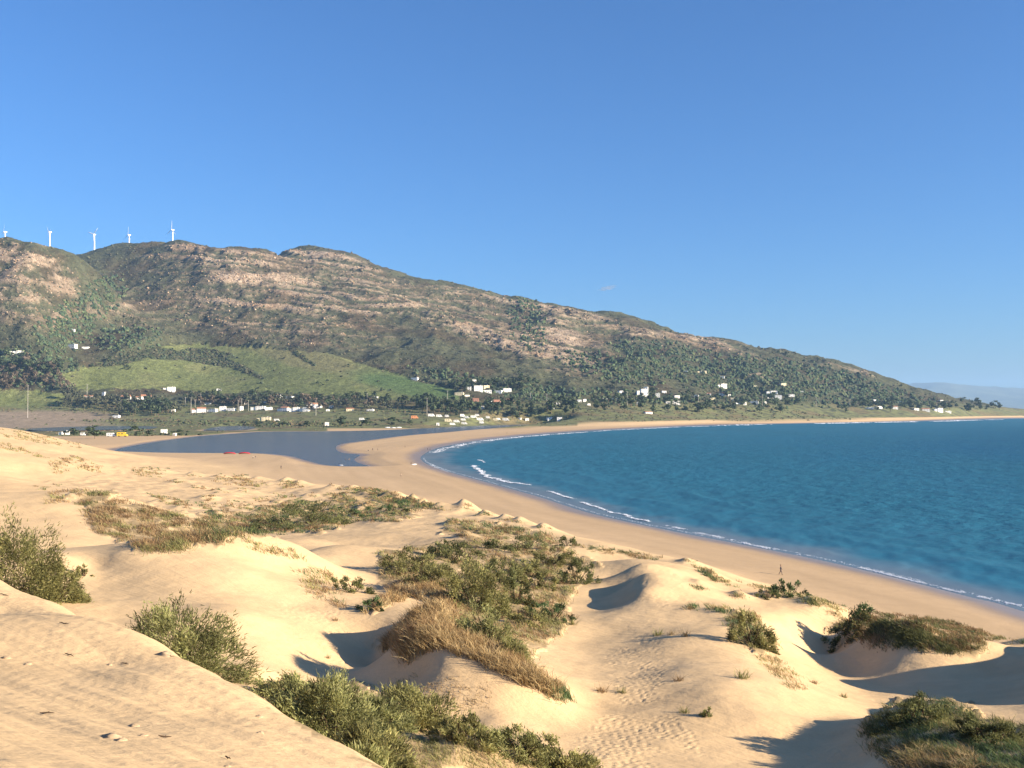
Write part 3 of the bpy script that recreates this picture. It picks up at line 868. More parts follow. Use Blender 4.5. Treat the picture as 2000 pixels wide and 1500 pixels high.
c2 = np.tile(SCRUB * 1.6, (n1 * n2, 1)) * (1 + 0.4 * fbm(X2 / 600, Y2 / 600, 3, 140).reshape(-1, 1))
add('distant_hills', mesh_np('distant_hills', np.stack([X2, Y2, Z2], -1).reshape(-1, 3), q2, [M_MOUNT], c2, {'wet': np.zeros(n1 * n2)}, True),
    kind='structure', label='faint blue hills in haze behind the headland', category='hills')

# ---------------------------------------------------------------- sea and lagoon
def swell(x, y, sd):
    off = -sd
    ph = off + 9 * noise(x / 70, y / 70, 150) + 3 * noise(x / 22, y / 22, 151)
    near = np.exp(-((off - 30) / 45) ** 2)
    a = 0.10 + 0.22 * near
    w1 = np.sin(ph / 15.0 * 2 * math.pi / 1.6)
    z = a * np.where(w1 > 0, w1 ** 2, 0.3 * w1) * (0.55 + 0.8 * noise(x / 60, y / 35, 152))
    z = z + 0.30 * noise(x / 7, y / 9, 153) + 0.13 * noise(x / 2.6, y / 3.2, 154)
    return z * sstep(0, 14, off)


us = np.linspace(-0.12, 0.74, 480)
Ls = np.concatenate([np.arange(math.log(95), math.log(900), 0.008), np.arange(math.log(900), math.log(4200), 0.012), np.arange(math.log(4200), math.log(30500), 0.07)])
US, LS = np.meshgrid(us, Ls)
XS, YS = US * np.exp(LS), np.exp(LS)
SDS = sea_sd(XS, YS)
ZS = swell(XS, YS, SDS) * np.exp(-YS / 2500)
off = -SDS
DEEP = np.array([0.003, 0.040, 0.122])
TEAL = np.array([0.022, 0.122, 0.185])
WASH = np.array([0.125, 0.170, 0.205])
patch = fbm(XS / 90, YS / 140, 3, 160)
cs = np.tile(TEAL, XS.shape + (1,)).reshape(XS.shape + (3,))
edge = off / (1 + 0.0016 * YS)
cs = mixc(cs, DEEP, sstep(60, 420, edge + 45 * patch))
cs = mixc(cs, WASH, 1 - sstep(1, 13, edge + 3.5 * noise(XS / 18, YS / 18, 161)))
cs = cs * (1 + 0.07 * patch[..., None] + 0.06 * fbm(XS / 16, YS / 26, 3, 165)[..., None])
foamv = np.zeros(XS.shape)
M_SEA, nt, b = new_mat('sea_water')
geo = nd(nt, 'ShaderNodeNewGeometry')
mp = nd(nt, 'ShaderNodeMapping')
mp.inputs['Rotation'].default_value = (0, 0, math.radians(-25))
mp.inputs['Scale'].default_value = (1.0, 1.7, 1)
nt.links.new(geo.outputs['Position'], mp.inputs['Vector'])
n_big = noise_tex(nt, mp.outputs[0], 0.11, 5, 0.65)
n_far = noise_tex(nt, mp.outputs[0], 0.032, 4, 0.7)
h = math_node(nt, 'ADD', math_node(nt, 'MULTIPLY', n_big, 1.3), math_node(nt, 'MULTIPLY', noise_tex(nt, mp.outputs[0], 0.35, 4, 0.65), 0.9))
h = math_node(nt, 'ADD', h, math_node(nt, 'MULTIPLY', n_far, 1.6))
bp = nd(nt, 'ShaderNodeBump')
nt.links.new(map_range(nt, attr(nt, 'off'), 8, 90, 0.06, 0.8), bp.inputs['Strength'])
bp.inputs['Distance'].default_value = 1.0
nt.links.new(h, bp.inputs['Height'])
# light scattered back by the water body, under a wind-roughened surface that mirrors little of the low sky
df = nd(nt, 'ShaderNodeBsdfDiffuse')
nt.links.new(attr(nt, 'Col', 'Color'), df.inputs['Color'])
gl = nd(nt, 'ShaderNodeBsdfGlossy')
gl.inputs['Roughness'].default_value = 0.25
for q in (df, gl):
    nt.links.new(bp.outputs[0], q.inputs['Normal'])
fr = nd(nt, 'ShaderNodeFresnel')
fr.inputs['IOR'].default_value = 1.33
nt.links.new(bp.outputs[0], fr.inputs['Normal'])
mx = nd(nt, 'ShaderNodeMixShader')
nt.links.new(math_node(nt, 'MINIMUM', math_node(nt, 'MULTIPLY', fr.outputs[0], 0.4), 0.14), mx.inputs[0])
nt.links.new(df.outputs[0], mx.inputs[1])
nt.links.new(gl.outputs[0], mx.inputs[2])
nt.links.new(mx.outputs[0], nt.nodes['Material Output'].inputs[0])
nt.nodes.remove(b)


def grid_faces(r, c):
    a, d = np.meshgrid(np.arange(r - 1), np.arange(c - 1), indexing='ij')
    return np.stack([a * c + d, a * c + d + 1, (a + 1) * c + d + 1, (a + 1) * c + d], -1).reshape(-1, 4)


def keep_faces(V, Fq, keepv, *arr):
    f = Fq[keepv[Fq].any(1)]
    ids, inv = np.unique(f, return_inverse=True)
    return [V[ids], inv.reshape(-1, 4)] + [a[ids] for a in arr]


VS = np.stack([XS, YS, ZS], -1).reshape(-1, 3)
vv, ff, cc_, oo_ = keep_faces(VS, grid_faces(*XS.shape), (SDS < 1.5).ravel(), cs.reshape(-1, 3), off.ravel())
add('sea', mesh_np('sea', vv, ff, [M_SEA], cc_, {'off': oo_}, True), kind='structure', label='deep blue bay turning turquoise towards the beach', category='sea')

M_LAG, nt, b = new_mat('lagoon_water')
b.inputs['Base Color'].default_value = (0.060, 0.090, 0.130, 1)
b.inputs['Roughness'].default_value = 0.22
b.inputs['IOR'].default_value = 1.33
geo = nd(nt, 'ShaderNodeNewGeometry')
bp = nd(nt, 'ShaderNodeBump')
bp.inputs['Strength'].default_value = 0.5
bp.inputs['Distance'].default_value = 1.0
nt.links.new(math_node(nt, 'MULTIPLY', noise_tex(nt, geo.outputs['Position'], 0.25, 4, 0.6), 0.9), bp.inputs['Height'])
nt.links.new(bp.outputs[0], b.inputs['Normal'])
for P, nm, lab in ((LAGOON, 'lagoon', 'grey blue lagoon behind the sand spit'), (MARSH[0], 'marsh_water', 'thin strip of water in the marsh beyond the parked vans'), (MARSH[1], 'marsh_water', 'small marsh pool beyond the middle of the lagoon')):
    me = bpy.data.meshes.new(nm)
    c = P.mean(0)
    big = [(x + (x - c[0]) * 0.02, y + (y - c[1]) * 0.004, LAG_Z) for x, y in P]
    me.from_pydata(big, [], [tuple(range(len(big)))])
    me.materials.append(M_LAG)
    add(nm, me, kind='structure', label=lab, category='water')

# ---------------------------------------------------------------- haze
hz = bpy.data.meshes.new('haze')
x0, x1, y0, y1, z0, z1 = -7000, 28000, -1200, 31000, -12, 880
hz.from_pydata([(x0, y0, z0), (x1, y0, z0), (x1, y1, z0), (x0, y1, z0), (x0, y0, z1), (x1, y0, z1), (x1, y1, z1), (x0, y1, z1)], [],
               [(0, 3, 2, 1), (4, 5, 6, 7), (0, 1, 5, 4), (1, 2, 6, 5), (2, 3, 7, 6), (3, 0, 4, 7)])
mh = bpy.data.materials.new('haze')
mh.use_nodes = True
nt = mh.node_tree
nt.nodes.remove(nt.nodes['Principled BSDF'])
pv = nd(nt, 'ShaderNodeVolumePrincipled')
pv.inputs['Color'].default_value = (0.40, 0.66, 1.0, 1)
pv.inputs['Density'].default_value = 0.000033
pv.inputs['Anisotropy'].default_value = 0.0
nt.links.new(pv.outputs[0], nt.nodes['Material Output'].inputs['Volume'])
hz.materials.append(mh)
add('haze', hz, kind='stuff', label='thin pale blue air haze over the bay', category='haze')

# ---------------------------------------------------------------- plants of the dunes
M_SHRUB = leaf_mat('feathery_shrub_leaves', 0.42)
M_GRASS = leaf_mat('marram_blades', 0.30)
M_STEM = flat_mat('woody_stem', (0.07, 0.045, 0.028), 0.9, 0.1)

G_SAGE = [(0.265, 0.262, 0.100), (0.215, 0.222, 0.084), (0.315, 0.302, 0.130)]
G_OLIVE = [(0.230, 0.216, 0.080), (0.275, 0.248, 0.098), (0.175, 0.172, 0.064)]
G_DARK = [(0.140, 0.146, 0.055), (0.180, 0.178, 0.068), (0.100, 0.110, 0.045)]
G_TAN = [(0.330, 0.235, 0.115), (0.400, 0.300, 0.155), (0.260, 0.175, 0.080)]
G_RUST = [(0.265, 0.165, 0.080), (0.310, 0.205, 0.100), (0.205, 0.130, 0.066)]
G_GREEN = [(0.085, 0.130, 0.050), (0.110, 0.155, 0.060), (0.070, 0.105, 0.042)]


def unit(v):
    return v / np.maximum(np.linalg.norm(v, axis=-1, keepdims=True), 1e-9)


def strips(base, d, length, width, colors, bend=None, side=None):
    """tapered bent ribbons: base (n,3), direction (n,3), length, width (n) -> verts, tris, colours"""
    n = len(base)
    if side is None:
        side = unit(np.cross(d, rng.normal(size=(n, 3))))
    if bend is None:
        bend = rng.normal(size=(n, 3)) * 0.35 * length[:, None]
    mid = base + d * (length * 0.55)[:, None] + bend * 0.25
    tip = base + d * length[:, None] + bend
    hw = (width * 0.5)[:, None]
    V = np.stack([base - side * hw, base + side * hw, mid - side * hw * 0.8, mid + side * hw * 0.8, tip], 1).reshape(-1, 3)
    o = (np.arange(n) * 5)[:, None]
    T = np.concatenate([o + [0, 1, 3], o + [0, 3, 2], o + [2, 3, 4]], 0)
    tip_tone = np.array([0.85, 0.85, 1.0, 1.0, 1.18])  # ribbon colour runs from darker base to paler tip
    C = (colors[:, None, :] * tip_tone[None, :, None]).reshape(-1, 3)
    return V, T, C


def pick(pal, n, var=0.16):
    p = np.asarray(pal)
    c = p[rng.integers(0, len(p), n)]
    return c * (1 + var * rng.normal(size=(n, 1))).clip(0.5, 1.6)


def tube(path, radii, sides=6):
    path = np.asarray(path, float)
    V, Fq = [], []
    for i, p in enumerate(path):
        t = unit((path[min(i + 1, len(path) - 1)] - path[max(i - 1, 0)])[None])[0]
        a = np.cross(t, [0.31, 0.95, 0.05] if abs(t[2]) > 0.7 else [0, 0, 1.0])
        a /= np.linalg.norm(a)
        b_ = np.cross(t, a)
        for k in range(sides):
            an = 2 * math.pi * k / sides
            V.append(p + radii[i] * (a * math.cos(an) + b_ * math.sin(an)))
    for i in range(len(path) - 1):
        for k in range(sides):
            k2 = (k + 1) % sides
            Fq.append((i * sides + k, i * sides + k2, (i + 1) * sides + k2, (i + 1) * sides + k))
    return np.array(V), np.array(Fq)


def join(parts):
    V, Fq, o = [], [], 0
    for v, f in parts:
        V.append(v)
        Fq.append(np.asarray(f) + o)
        o += len(v)
    return np.concatenate(V), np.concatenate(Fq)


def shrub(label, px, py, wpx, hpx, pal, D=None, kind='shrub', n=None, L=None, upright=0.22, group=None):
    """feathery bush: lumps of thin sprigs over a dome that hugs the ground"""
    if D is None:
        x, y, z = hit(px, py)
    else:
        u, s = ray(px, py)
        x, y = float(u) * D, D
        z = float(ground(x, y))
    sc = y / F
    rx, h = 1.16 * wpx * sc / 2, 1.06 * hpx * sc
    y2 = y + rx * 0.45
    x2 = x * y2 / y
    ry = rx * 0.8
    n = n or int(np.clip(wpx * hpx * 0.68, 450, 15500))
    L = L or float(np.clip(0.045 * h + 0.10, 0.16, 0.27))
    K = max(12, int(n // 95))
    th = rng.random(K) * 2 * math.pi
    el = np.arcsin(rng.random(K) ** 1.35)
    rad = 0.74 + 0.26 * rng.random(K) ** 0.5
    rad[: K // 4] *= 0.62
    rad *= 1 + 0.16 * np.sin(3 * th + rng.random() * 6) * np.cos(el) + 0.055 * rng.normal(size=K)
    cdir = np.stack([np.cos(th) * np.cos(el), np.sin(th) * np.cos(el), np.sin(el)], 1)
    cc = cdir * rad[:, None]
    ck = rng.integers(0, K, n)
    p = cc[ck] + rng.normal(size=(n, 3)) * 0.085
    p[:, 2] = np.abs(p[:, 2])
    P = p * [rx * 0.92, ry * 0.92, h * 0.86]
    out = unit(cdir[ck] * [1, 1, 0.8] + rng.normal(size=(n, 3)) * 0.42 + [0, 0, upright])
    lum = (1 + 0.32 * rng.normal(size=K)).clip(0.55, 1.6)
    c = pick(pal, n, 0.09) * lum[ck][:, None]
    ln = L * (0.65 + 0.5 * rng.random(n))
    gx, gy = x2 + P[:, 0], y2 + P[:, 1]
    P[:, 2] += ground(gx, gy) - z - 0.05
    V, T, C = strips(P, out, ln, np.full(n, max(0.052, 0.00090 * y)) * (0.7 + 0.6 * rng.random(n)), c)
    root = add(kind, None, None, (x2, y2, z), label=label, category='shrub')
    if group:
        root['group'] = group
    add('foliage', mesh_np('foliage', V, T, [M_SHRUB], C), root)
    st = []
    for k in range(7):
        a = rng.random() * 6.28
        tip = np.array([math.cos(a) * rx * 0.55, math.sin(a) * ry * 0.55, h * (0.45 + 0.3 * rng.random())])
        tip[2] += float(ground(x2 + tip[0], y2 + tip[1])) - z
        b0 = np.array([math.cos(a) * 0.1, math.sin(a) * 0.1, float(ground(x2, y2)) - z - 0.2])
        st.append(tube([b0, b0 * 0.5 + tip * 0.5 + rng.normal(size=3) * 0.1 * rx, tip], [0.05, 0.035, 0.012], 5))
    v, f = join(st)
    add('stem', mesh_np('stem', v, f, [M_STEM]), root)
    return root


SHRUBS = [
    ('grey green feathery bush cut by the left edge above the sand lip', 28, 1150, 190, 165, G_OLIVE, 72),
    ('low olive bush lobe on the right flank of the left edge bush', 112, 1158, 100, 84, G_OLIVE, 74),
    ('small scraggy sprig of bush on sand right of the left edge bush', 160, 1136, 36, 22, G_OLIVE, 86),
    ('large rounded grey green bush standing alone behind the near sand slope', 352, 1300, 235, 150, G_SAGE, 52),
    ('sparse low bush below the lone round bush beside the sand lip', 425, 1325, 70, 40, G_OLIVE, 46),
    ('pale feathery bush at the left end of the near thicket', 520, 1398, 170, 80, G_SAGE, 44),
    ('tall pale green bush in the middle of the near thicket', 640, 1425, 200, 118, G_SAGE, 44),
    ('broad yellow green bush at the bottom of the near thicket', 725, 1500, 150, 110, G_OLIVE, 40),
    ('pale bush touching the near sand lip at the lower end of the thicket', 690, 1475, 150, 100, G_SAGE, 38),
    ('low green bush between the tall pale bush and the right shoulder of the thicket', 740, 1415, 140, 70, G_SAGE, 47),
    ('olive bush behind the left end of the near thicket', 585, 1368, 150, 50, G_SAGE, 50),
    ('olive bush at the right shoulder of the near thicket', 815, 1430, 170, 82, G_OLIVE, None),
    ('low olive bush just right of the small bare sand cone', 910, 1450, 120, 46, G_OLIVE, None),
    ('low green bush at the bottom edge right of the bare sand cone', 1025, 1488, 140, 56, G_SAGE, None),
    ('tan and green bush at the bottom edge below the footprints', 1105, 1510, 140, 56, G_OLIVE, None),
    ('dark green rounded bush in the grassy hollow beyond the first sand ridge', 598, 1026, 150, 50, G_DARK, None),
    ('low dark bush on the left of the round bush beyond the first sand ridge', 530, 1040, 90, 28, G_DARK, None),
    ('olive bush at the upper left corner of the green basin', 800, 1118, 120, 44, G_OLIVE, None),
    ('dark green bush at the head of the green basin', 880, 1098, 110, 42, G_DARK, None),
    ('long olive bush on the left flank of the green basin', 850, 1145, 110, 55, G_OLIVE, None),
    ('big olive bush in the centre of the green basin', 925, 1190, 120, 88, G_OLIVE, None),
    ('green leafy bush behind the centre bush of the basin', 975, 1140, 90, 50, G_SAGE, None),
    ('dark bush on the right of the bare sand spot in the basin', 1010, 1180, 60, 60, G_DARK, None),
    ('bright green bush at the foot of the tan marram ridge', 960, 1262, 120, 78, G_SAGE, None),
    ('low dark bush at the back of the basin below the tan crest', 1010, 1078, 110, 34, G_DARK, None),
    ('olive bush at the right rear of the basin', 1075, 1105, 80, 40, G_OLIVE, None),
    ('dark green bush on the right rim of the basin by the slip face', 1128, 1140, 75, 48, G_DARK, None),
    ('low green bush on the right rim of the basin above the bowl', 1078, 1215, 80, 34, G_GREEN, None),
    ('small dark shrub on the dune crest overlooking the beach', 1108, 1066, 50, 24, G_DARK, None),
    ('leaning dark bush in the shadow of the small gully', 690, 1158, 70, 34, G_DARK, None),
    ('small green bush below the tan mound on its shaded left', 725, 1195, 55, 28, G_GREEN, None),
    ('round green bush on the beach-side dune below the lone walker', 1540, 1168, 66, 36, G_GREEN, None),
    ('dark bush at the left of the round bush below the lone walker', 1500, 1170, 44, 20, G_DARK, None),
    ('dark bush at the left end of the shaded mound', 1660, 1244, 84, 42, G_DARK, None),
    ('low green bush on top of the shaded mound beside the beach', 1690, 1206, 66, 30, G_GREEN, None),
    ('spiky olive bush on the ridge between bowl and shaded hollow', 1465, 1262, 80, 68, G_OLIVE, None),
    ('tiny green plant standing alone on the bare sand below the bowl', 1379, 1400, 18, 18, G_SAGE, None),
    ('dark green bush on the rear of the bottom right hummock', 1790, 1415, 130, 48, G_DARK, None),
    ('brown green bush on the right flank of the basin', 1050, 1150, 70, 40, G_OLIVE, None),
    ('olive bush between the leafy bush and the right flank of the basin', 1030, 1125, 80, 36, G_OLIVE, None),
    ('low olive bush below the dark bush of the basin', 1030, 1222, 90, 34, G_OLIVE, None),
    ('olive bush at the foot of the bright green basin bush', 985, 1285, 90, 36, G_OLIVE, None),
    ('small green bush on the hummocks at the back of the dunes', 770, 1000, 60, 22, G_GREEN, None),
    ('low green bush right of the round bush beyond the first ridge', 690, 1010, 70, 22, G_GREEN, None),
    ('green bush spreading over the right side of the bottom right hummock', 1930, 1450, 120, 45, G_DARK, None),
]
for lab, px, py, w_, h_, pal, dd in SHRUBS:
    shrub(lab, px, py, w_, h_, pal, dd)


def poly_points(polys, n):
    out = []
    areas = []
    for P in polys:
        P = np.asarray(P, float)
        a = 0.5 * abs(np.dot(P[:, 0], np.roll(P[:, 1], 1)) - np.dot(P[:, 1], np.roll(P[:, 0], 1)))
        areas.append(a)
    tot = sum(areas)
    for P, a in zip(polys, areas):
        P = np.asarray(P, float)
        m = max(1, int(n * a / tot))
        lo, hi = P.min(0), P.max(0)
        got = 0
        while got < m:
            q = lo + (hi - lo) * rng.random((m * 3, 2))
            q = q[inside(q[:, 0], q[:, 1], P)][:m - got]
            out.append(q)
            got += len(q)
    return np.concatenate(out)


def marram(label, polys, n, h, pals, blades=12, clump=0.16, patchy=0.35, lean=(-0.25, 0.1), spread=0.42, scale=0.03):
    """a stand of marram or other fine grass, rooted on the dune"""
    q = poly_points(polys, n)
    keep = fbm(q[:, 0] * scale, q[:, 1] * scale * 2.2, 3, int(rng.integers(1, 90))) > patchy - 0.55
    q = q[keep]
    pos = np.array([hit(a, b_) for a, b_ in q])
    pos = pos[pos[:, 1] > 36]                 # none on the bare near slope
    pos[:, :2] += rng.normal(size=(len(pos), 2)) * (0.002 * pos[:, 1])[:, None]
    m = len(pos)
    tint = fbm(pos[:, 0] / 4.5, pos[:, 1] / 4.5, 2, int(rng.integers(1, 90)))
    pk = np.clip(((tint + 0.55) / 1.1 * len(pals) + 0.5 * rng.normal(size=m)).astype(int), 0, len(pals) - 1)
    allc = np.stack([pick(p, m) for p in pals], 0)
    cc = allc[pk, np.arange(m)]
    hh = h * (0.55 + 0.75 * rng.random(m))
    B = blades
    base = np.repeat(pos, B, 0)
    base[:, :2] += rng.normal(size=(m * B, 2)) * clump
    base[:, 2] = ground(base[:, 0], base[:, 1]) - 0.04
    d = unit(np.concatenate([rng.normal(size=(m * B, 2)) * spread + lean, np.ones((m * B, 1))], 1))
    ln = np.repeat(hh, B) * (0.6 + 0.6 * rng.random(m * B))
    wd = np.maximum(0.02, 0.00048 * base[:, 1]) * (0.7 + 0.6 * rng.random(m * B))
    c = np.repeat(cc, B, 0) * (1 + 0.14 * rng.normal(size=(m * B, 1))).clip(0.6, 1.5)
    bend = np.concatenate([rng.normal(size=(m * B, 2)) * 0.28 + np.array(lean) * 0.8, -0.18 * np.ones((m * B, 1))], 1) * ln[:, None]
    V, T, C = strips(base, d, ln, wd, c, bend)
    return add('dune_grass', mesh_np('dune_grass', V, T, [M_GRASS], C), kind='stuff', label=label, category='grass')


G = GRASS_COVER
marram('rusty brown and green grass filling the hollow behind the first sand ridge', [G['left_brown']], 1700, 0.85, [G_RUST, G_TAN, G_RUST, G_OLIVE], 10, 0.5, 0.48)
marram('green creeping plants beside the round bush beyond the first ridge', [G['mid_green']], 1000, 0.8, [G_GREEN, G_OLIVE, G_RUST], 10, 0.5, 0.25)
marram('patchy green and brown grass along the far crest of the dune field', [G['mid_back'], [(660, 955), (720, 952), (770, 962), (840, 985), (860, 995), (800, 985), (700, 970)], [(880, 1015), (960, 1020), (1060, 1040), (1120, 1060), (1060, 1060), (980, 1045), (900, 1035)]], 1100, 0.8, [G_GREEN, G_RUST, G_OLIVE], 9, 0.5, 0.36)
marram('mixed brown and green grass between the bushes of the basin', [G['basin']], 3000, 0.62, [G_OLIVE, G_RUST, G_TAN, G_OLIVE, G_SAGE, G_RUST], 10, 0.35, 0.42)
marram('tall golden marram grass along the central mound ridge', [G['mound'], [(850, 1262), (930, 1282), (1010, 1315), (1085, 1352), (1100, 1370), (1020, 1335), (940, 1295)]], 1700, 0.95, [G_TAN, G_TAN, G_RUST], 13, 0.14, 0.12, (-0.15, 0.05), 0.35)
marram('blue green grass at the lower tip of the central marram ridge', [[(1060, 1330), (1110, 1350), (1115, 1368), (1080, 1366)]], 90, 0.6, [G_GREEN], 12, 0.16, 0.0)
marram('dark brown grass hanging on the shaded mound at the right', [G['right_dark'], [(1760, 1200), (1850, 1212), (1930, 1236), (1900, 1240), (1800, 1215)]], 1400, 0.6, [G_RUST, G_DARK, G_RUST, G_DARK], 11, 0.22, 0.10)
marram('green and tan grass mounds in the bottom right corner', [G['corner']], 2300, 0.42, [G_GREEN, G_OLIVE, G_DARK, G_OLIVE], 11, 0.2, 0.44)
marram('thick straw coloured tussocks at the bottom right edge', [[(1750, 1470), (1830, 1462), (1900, 1470), (1930, 1512), (1740, 1512)]], 140, 0.6, [G_TAN], 16, 0.10, 0.1, (-0.2, 0.0), 0.6)
marram('straw and green grass around the near thicket', [G['bottom']], 1300, 0.38, [G_OLIVE, G_TAN, G_SAGE, G_OLIVE], 10, 0.22, 0.35)
marram('olive grass on the ridge beside the shaded hollow', [G['ridge_right'], [(1330, 1182), (1420, 1186), (1440, 1200), (1350, 1192)], [(1350, 1100), (1410, 1125), (1440, 1148), (1400, 1138), (1360, 1115)]], 430, 0.6, [G_OLIVE, G_TAN, G_GREEN], 10, 0.2, 0.2)
marram('thin sparse blades on the sand slope below the mound', [[(760, 1330), (900, 1320), (960, 1340), (930, 1400), (840, 1395)]], 130, 0.28, [G_TAN, G_OLIVE], 6, 0.22, 0.0)
marram('thin tan blades trailing down the slope right of the bowl', [[(1480, 1280), (1530, 1290), (1570, 1345), (1540, 1345)], [(1590, 1170), (1640, 1180), (1650, 1215), (1610, 1195)]], 230, 0.42, [G_TAN, G_OLIVE], 8, 0.3, 0.1)
marram('low tufts dotted along the left dune crests', [[(0, 862), (60, 880), (110, 900), (60, 890), (0, 875)], [(95, 895), (150, 890), (200, 912), (190, 922), (140, 918), (110, 925)], [(260, 915), (320, 922), (310, 935), (265, 928)], [(410, 938), (470, 930), (525, 945), (500, 952), (430, 946)], [(540, 945), (580, 942), (600, 955), (560, 955)], [(95, 965), (130, 955), (170, 958), (150, 970), (100, 985)]], 420, 0.9, [G_OLIVE, G_TAN, G_RUST], 9, 0.5, 0.25)
marram('sparse grass specks on the far left dune', [[(0, 838), (90, 848), (170, 868), (150, 876), (60, 862), (0, 852)]], 240, 0.75, [G_TAN, G_OLIVE], 7, 0.5, 0.2)
marram('small tufts scattered over the pale dunes beyond the first ridge', [[(290, 965), (420, 985), (470, 975), (560, 960), (600, 975), (520, 990), (420, 1005), (330, 985)], [(480, 1055), (560, 1075), (600, 1090), (540, 1088), (490, 1072)], [(580, 1120), (650, 1110), (660, 1160), (680, 1190), (630, 1180)]], 420, 0.65, [G_OLIVE, G_RUST, G_GREEN], 9, 0.3, 0.42)
marram('grass along the dune edge above the beach', [[(1120, 1062), (1210, 1075), (1290, 1088), (1280, 1094), (1200, 1084), (1120, 1070)], [(1450, 1138), (1520, 1150), (1610, 1170), (1650, 1185), (1600, 1182), (1500, 1160)], [(1830, 1215), (1960, 1245), (2060, 1262), (1960, 1258), (1850, 1228)]], 420, 0.55, [G_TAN, G_OLIVE, G_GREEN], 9, 0.25, 0.2)

marram('low tufts capping the small sand hummocks behind the beach', [[(a - 13, b_ - 4), (a + 13, b_ - 5), (a + 17, b_ + 3), (a - 6, b_ + 3)] for a, b_, _, _, _ in NEB_PX], 620, 0.6, [G_OLIVE, G_RUST, G_GREEN, G_TAN], 9, 0.3, 0.22)

# single tufts that stand apart on bare sand: each a thing of its own, with shared blades
def tuft_mesh(pal, h, n):
    base = np.concatenate([rng.normal(size=(n, 2)) * 0.16, np.full((n, 1), -0.05)], 1)
    d = unit(np.concatenate([rng.normal(size=(n, 2)) * 0.5 + [-0.2, 0], np.ones((n, 1))], 1))
    ln = h * (0.5 + 0.6 * rng.random(n))
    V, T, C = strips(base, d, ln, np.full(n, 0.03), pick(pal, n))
    return mesh_np('grass_tuft', V, T, [M_GRASS], C)


TUFTS = [tuft_mesh(p, 0.55, 60) for p in (G_TAN, G_OLIVE, G_GREEN, G_RUST)]
SPOTS = [
    ('dry tuft with trailing stems at the right end of the bowl strip', 1340, 1243, 0, 1.2), ('low tuft at the left end of the bowl strip', 1285, 1241, 1, 1.2), ('flattened tuft in the middle of the bowl strip', 1312, 1240, 0, 1.0),
    ('dark tuft on the bare sand right of the basin', 1118, 1220, 1, 1.1), ('sparse tuft on the bare sand below the bowl', 1175, 1352, 3, 1.0), ('small tuft right of the sparse tuft below the bowl', 1215, 1353, 1, 0.8),
    ('brown tuft on the slope above the footprints', 1325, 1330, 3, 0.9), ('low tuft left of the tiny lone green plant', 1337, 1392, 1, 0.8), ('olive tuft on the slope below the right ridge', 1450, 1325, 1, 1.3),
    ('faint tuft on the sand beside the hollow rim', 1590, 1335, 3, 0.8), ('dark speck of plant on the sand near the hollow rim', 1648, 1362, 1, 0.7), ('tuft at the lip of the small bump right of the pit', 640, 1285, 0, 0.6),
    ('tuft on the slope left of the pit shadow', 655, 1212, 3, 0.7), ('rust tuft beyond the left dune line', 405, 978, 3, 2.2), ('olive tuft on the pale dune near the sand flats', 310, 972, 1, 2.2), ('tuft on the small dune by the flats', 560, 950, 3, 2.4),
]
for lab, px, py, k, s_ in SPOTS:
    x, y, z = hit(px, py)
    o = add('grass_tuft', TUFTS[k], None, (x, y, z), label=lab, category='grass tuft', group='tufts standing apart on bare sand')
    o.scale = (s_, s_, s_)
    o.rotation_euler = (0, 0, rng.random() * 6.28)

# twigs and clods on the near slope
for lab, px, py, ln, a in [('dark twig near the left edge of the near slope', 8, 1163, 0.55, 20), ('short dark twig high on the near slope', 125, 1219, 0.5, 25), ('thin twig in the middle of the near slope', 135, 1281, 0.45, 28),
                           ('dark twig right of the pale clod on the near slope', 243, 1298, 0.40, 30), ('curved twig low on the near slope', 92, 1395, 0.35, -10), ('broken twig by the sand lip', 330, 1282, 0.4, 10), ('little twig right of the clods', 322, 1441, 0.3, -30), ('tiny twig near the bottom of the slope', 445, 1483, 0.2, 40)]:
    x, y, z = hit(px, py)
    ca, sa = math.cos(math.radians(-a)), math.sin(math.radians(-a))
    pth = []
    for t in np.linspace(-0.32, 0.32, 5):
        xx, yy = x + ca * t * ln, y + sa * t * ln
        pth.append((xx - x, yy - y, float(ground(xx, yy)) - z + 0.015 + 0.02 * rng.random()))
    fork = [np.array(pth[2]), np.array(pth[2]) + [ca * 0.08 * ln - sa * 0.12 * ln, sa * 0.08 * ln + ca * 0.12 * ln, 0.01]]
    v, f = join([tube(pth, [0.006, 0.012, 0.011, 0.009, 0.004]), tube(fork, [0.008, 0.003])])
    add('twig', mesh_np('twig', v, f, [M_STEM], smooth=True), None, (x, y, z), label=lab, category='twig', group='twigs lying on the near sand slope')

M_CLOD = flat_mat('darker_sand_clod', (0.40, 0.29, 0.18), 0.95, 0.05, 0.12, 20)  # one even colour, darker than the sand around


def lump(seed, sides=8, rings=4):
    r = np.random.default_rng(seed)
    V = [(0, 0, 0.5)]
    for i in range(1, rings + 1):
        e = math.pi / 2 * (1 - i / rings)
        for k in range(sides):
            a = 2 * math.pi * (k + 0.5 * (i % 2)) / sides
            q = 1 + 0.22 * r.normal()
            V.append((math.cos(a) * math.cos(e) * q, math.sin(a) * math.cos(e) * q, math.sin(e) * 0.5 * q - (0.25 if i == rings else 0)))
    Fq = [(0, 1 + k, 1 + (k + 1) % sides) for k in range(sides)]
    for i in range(rings - 1):
        for k in range(sides):
            a, b_ = 1 + i * sides + k, 1 + i * sides + (k + 1) % sides
            Fq += [(a, a + sides, b_ + sides), (a, b_ + sides, b_)]
    return np.array(V), np.array(Fq)


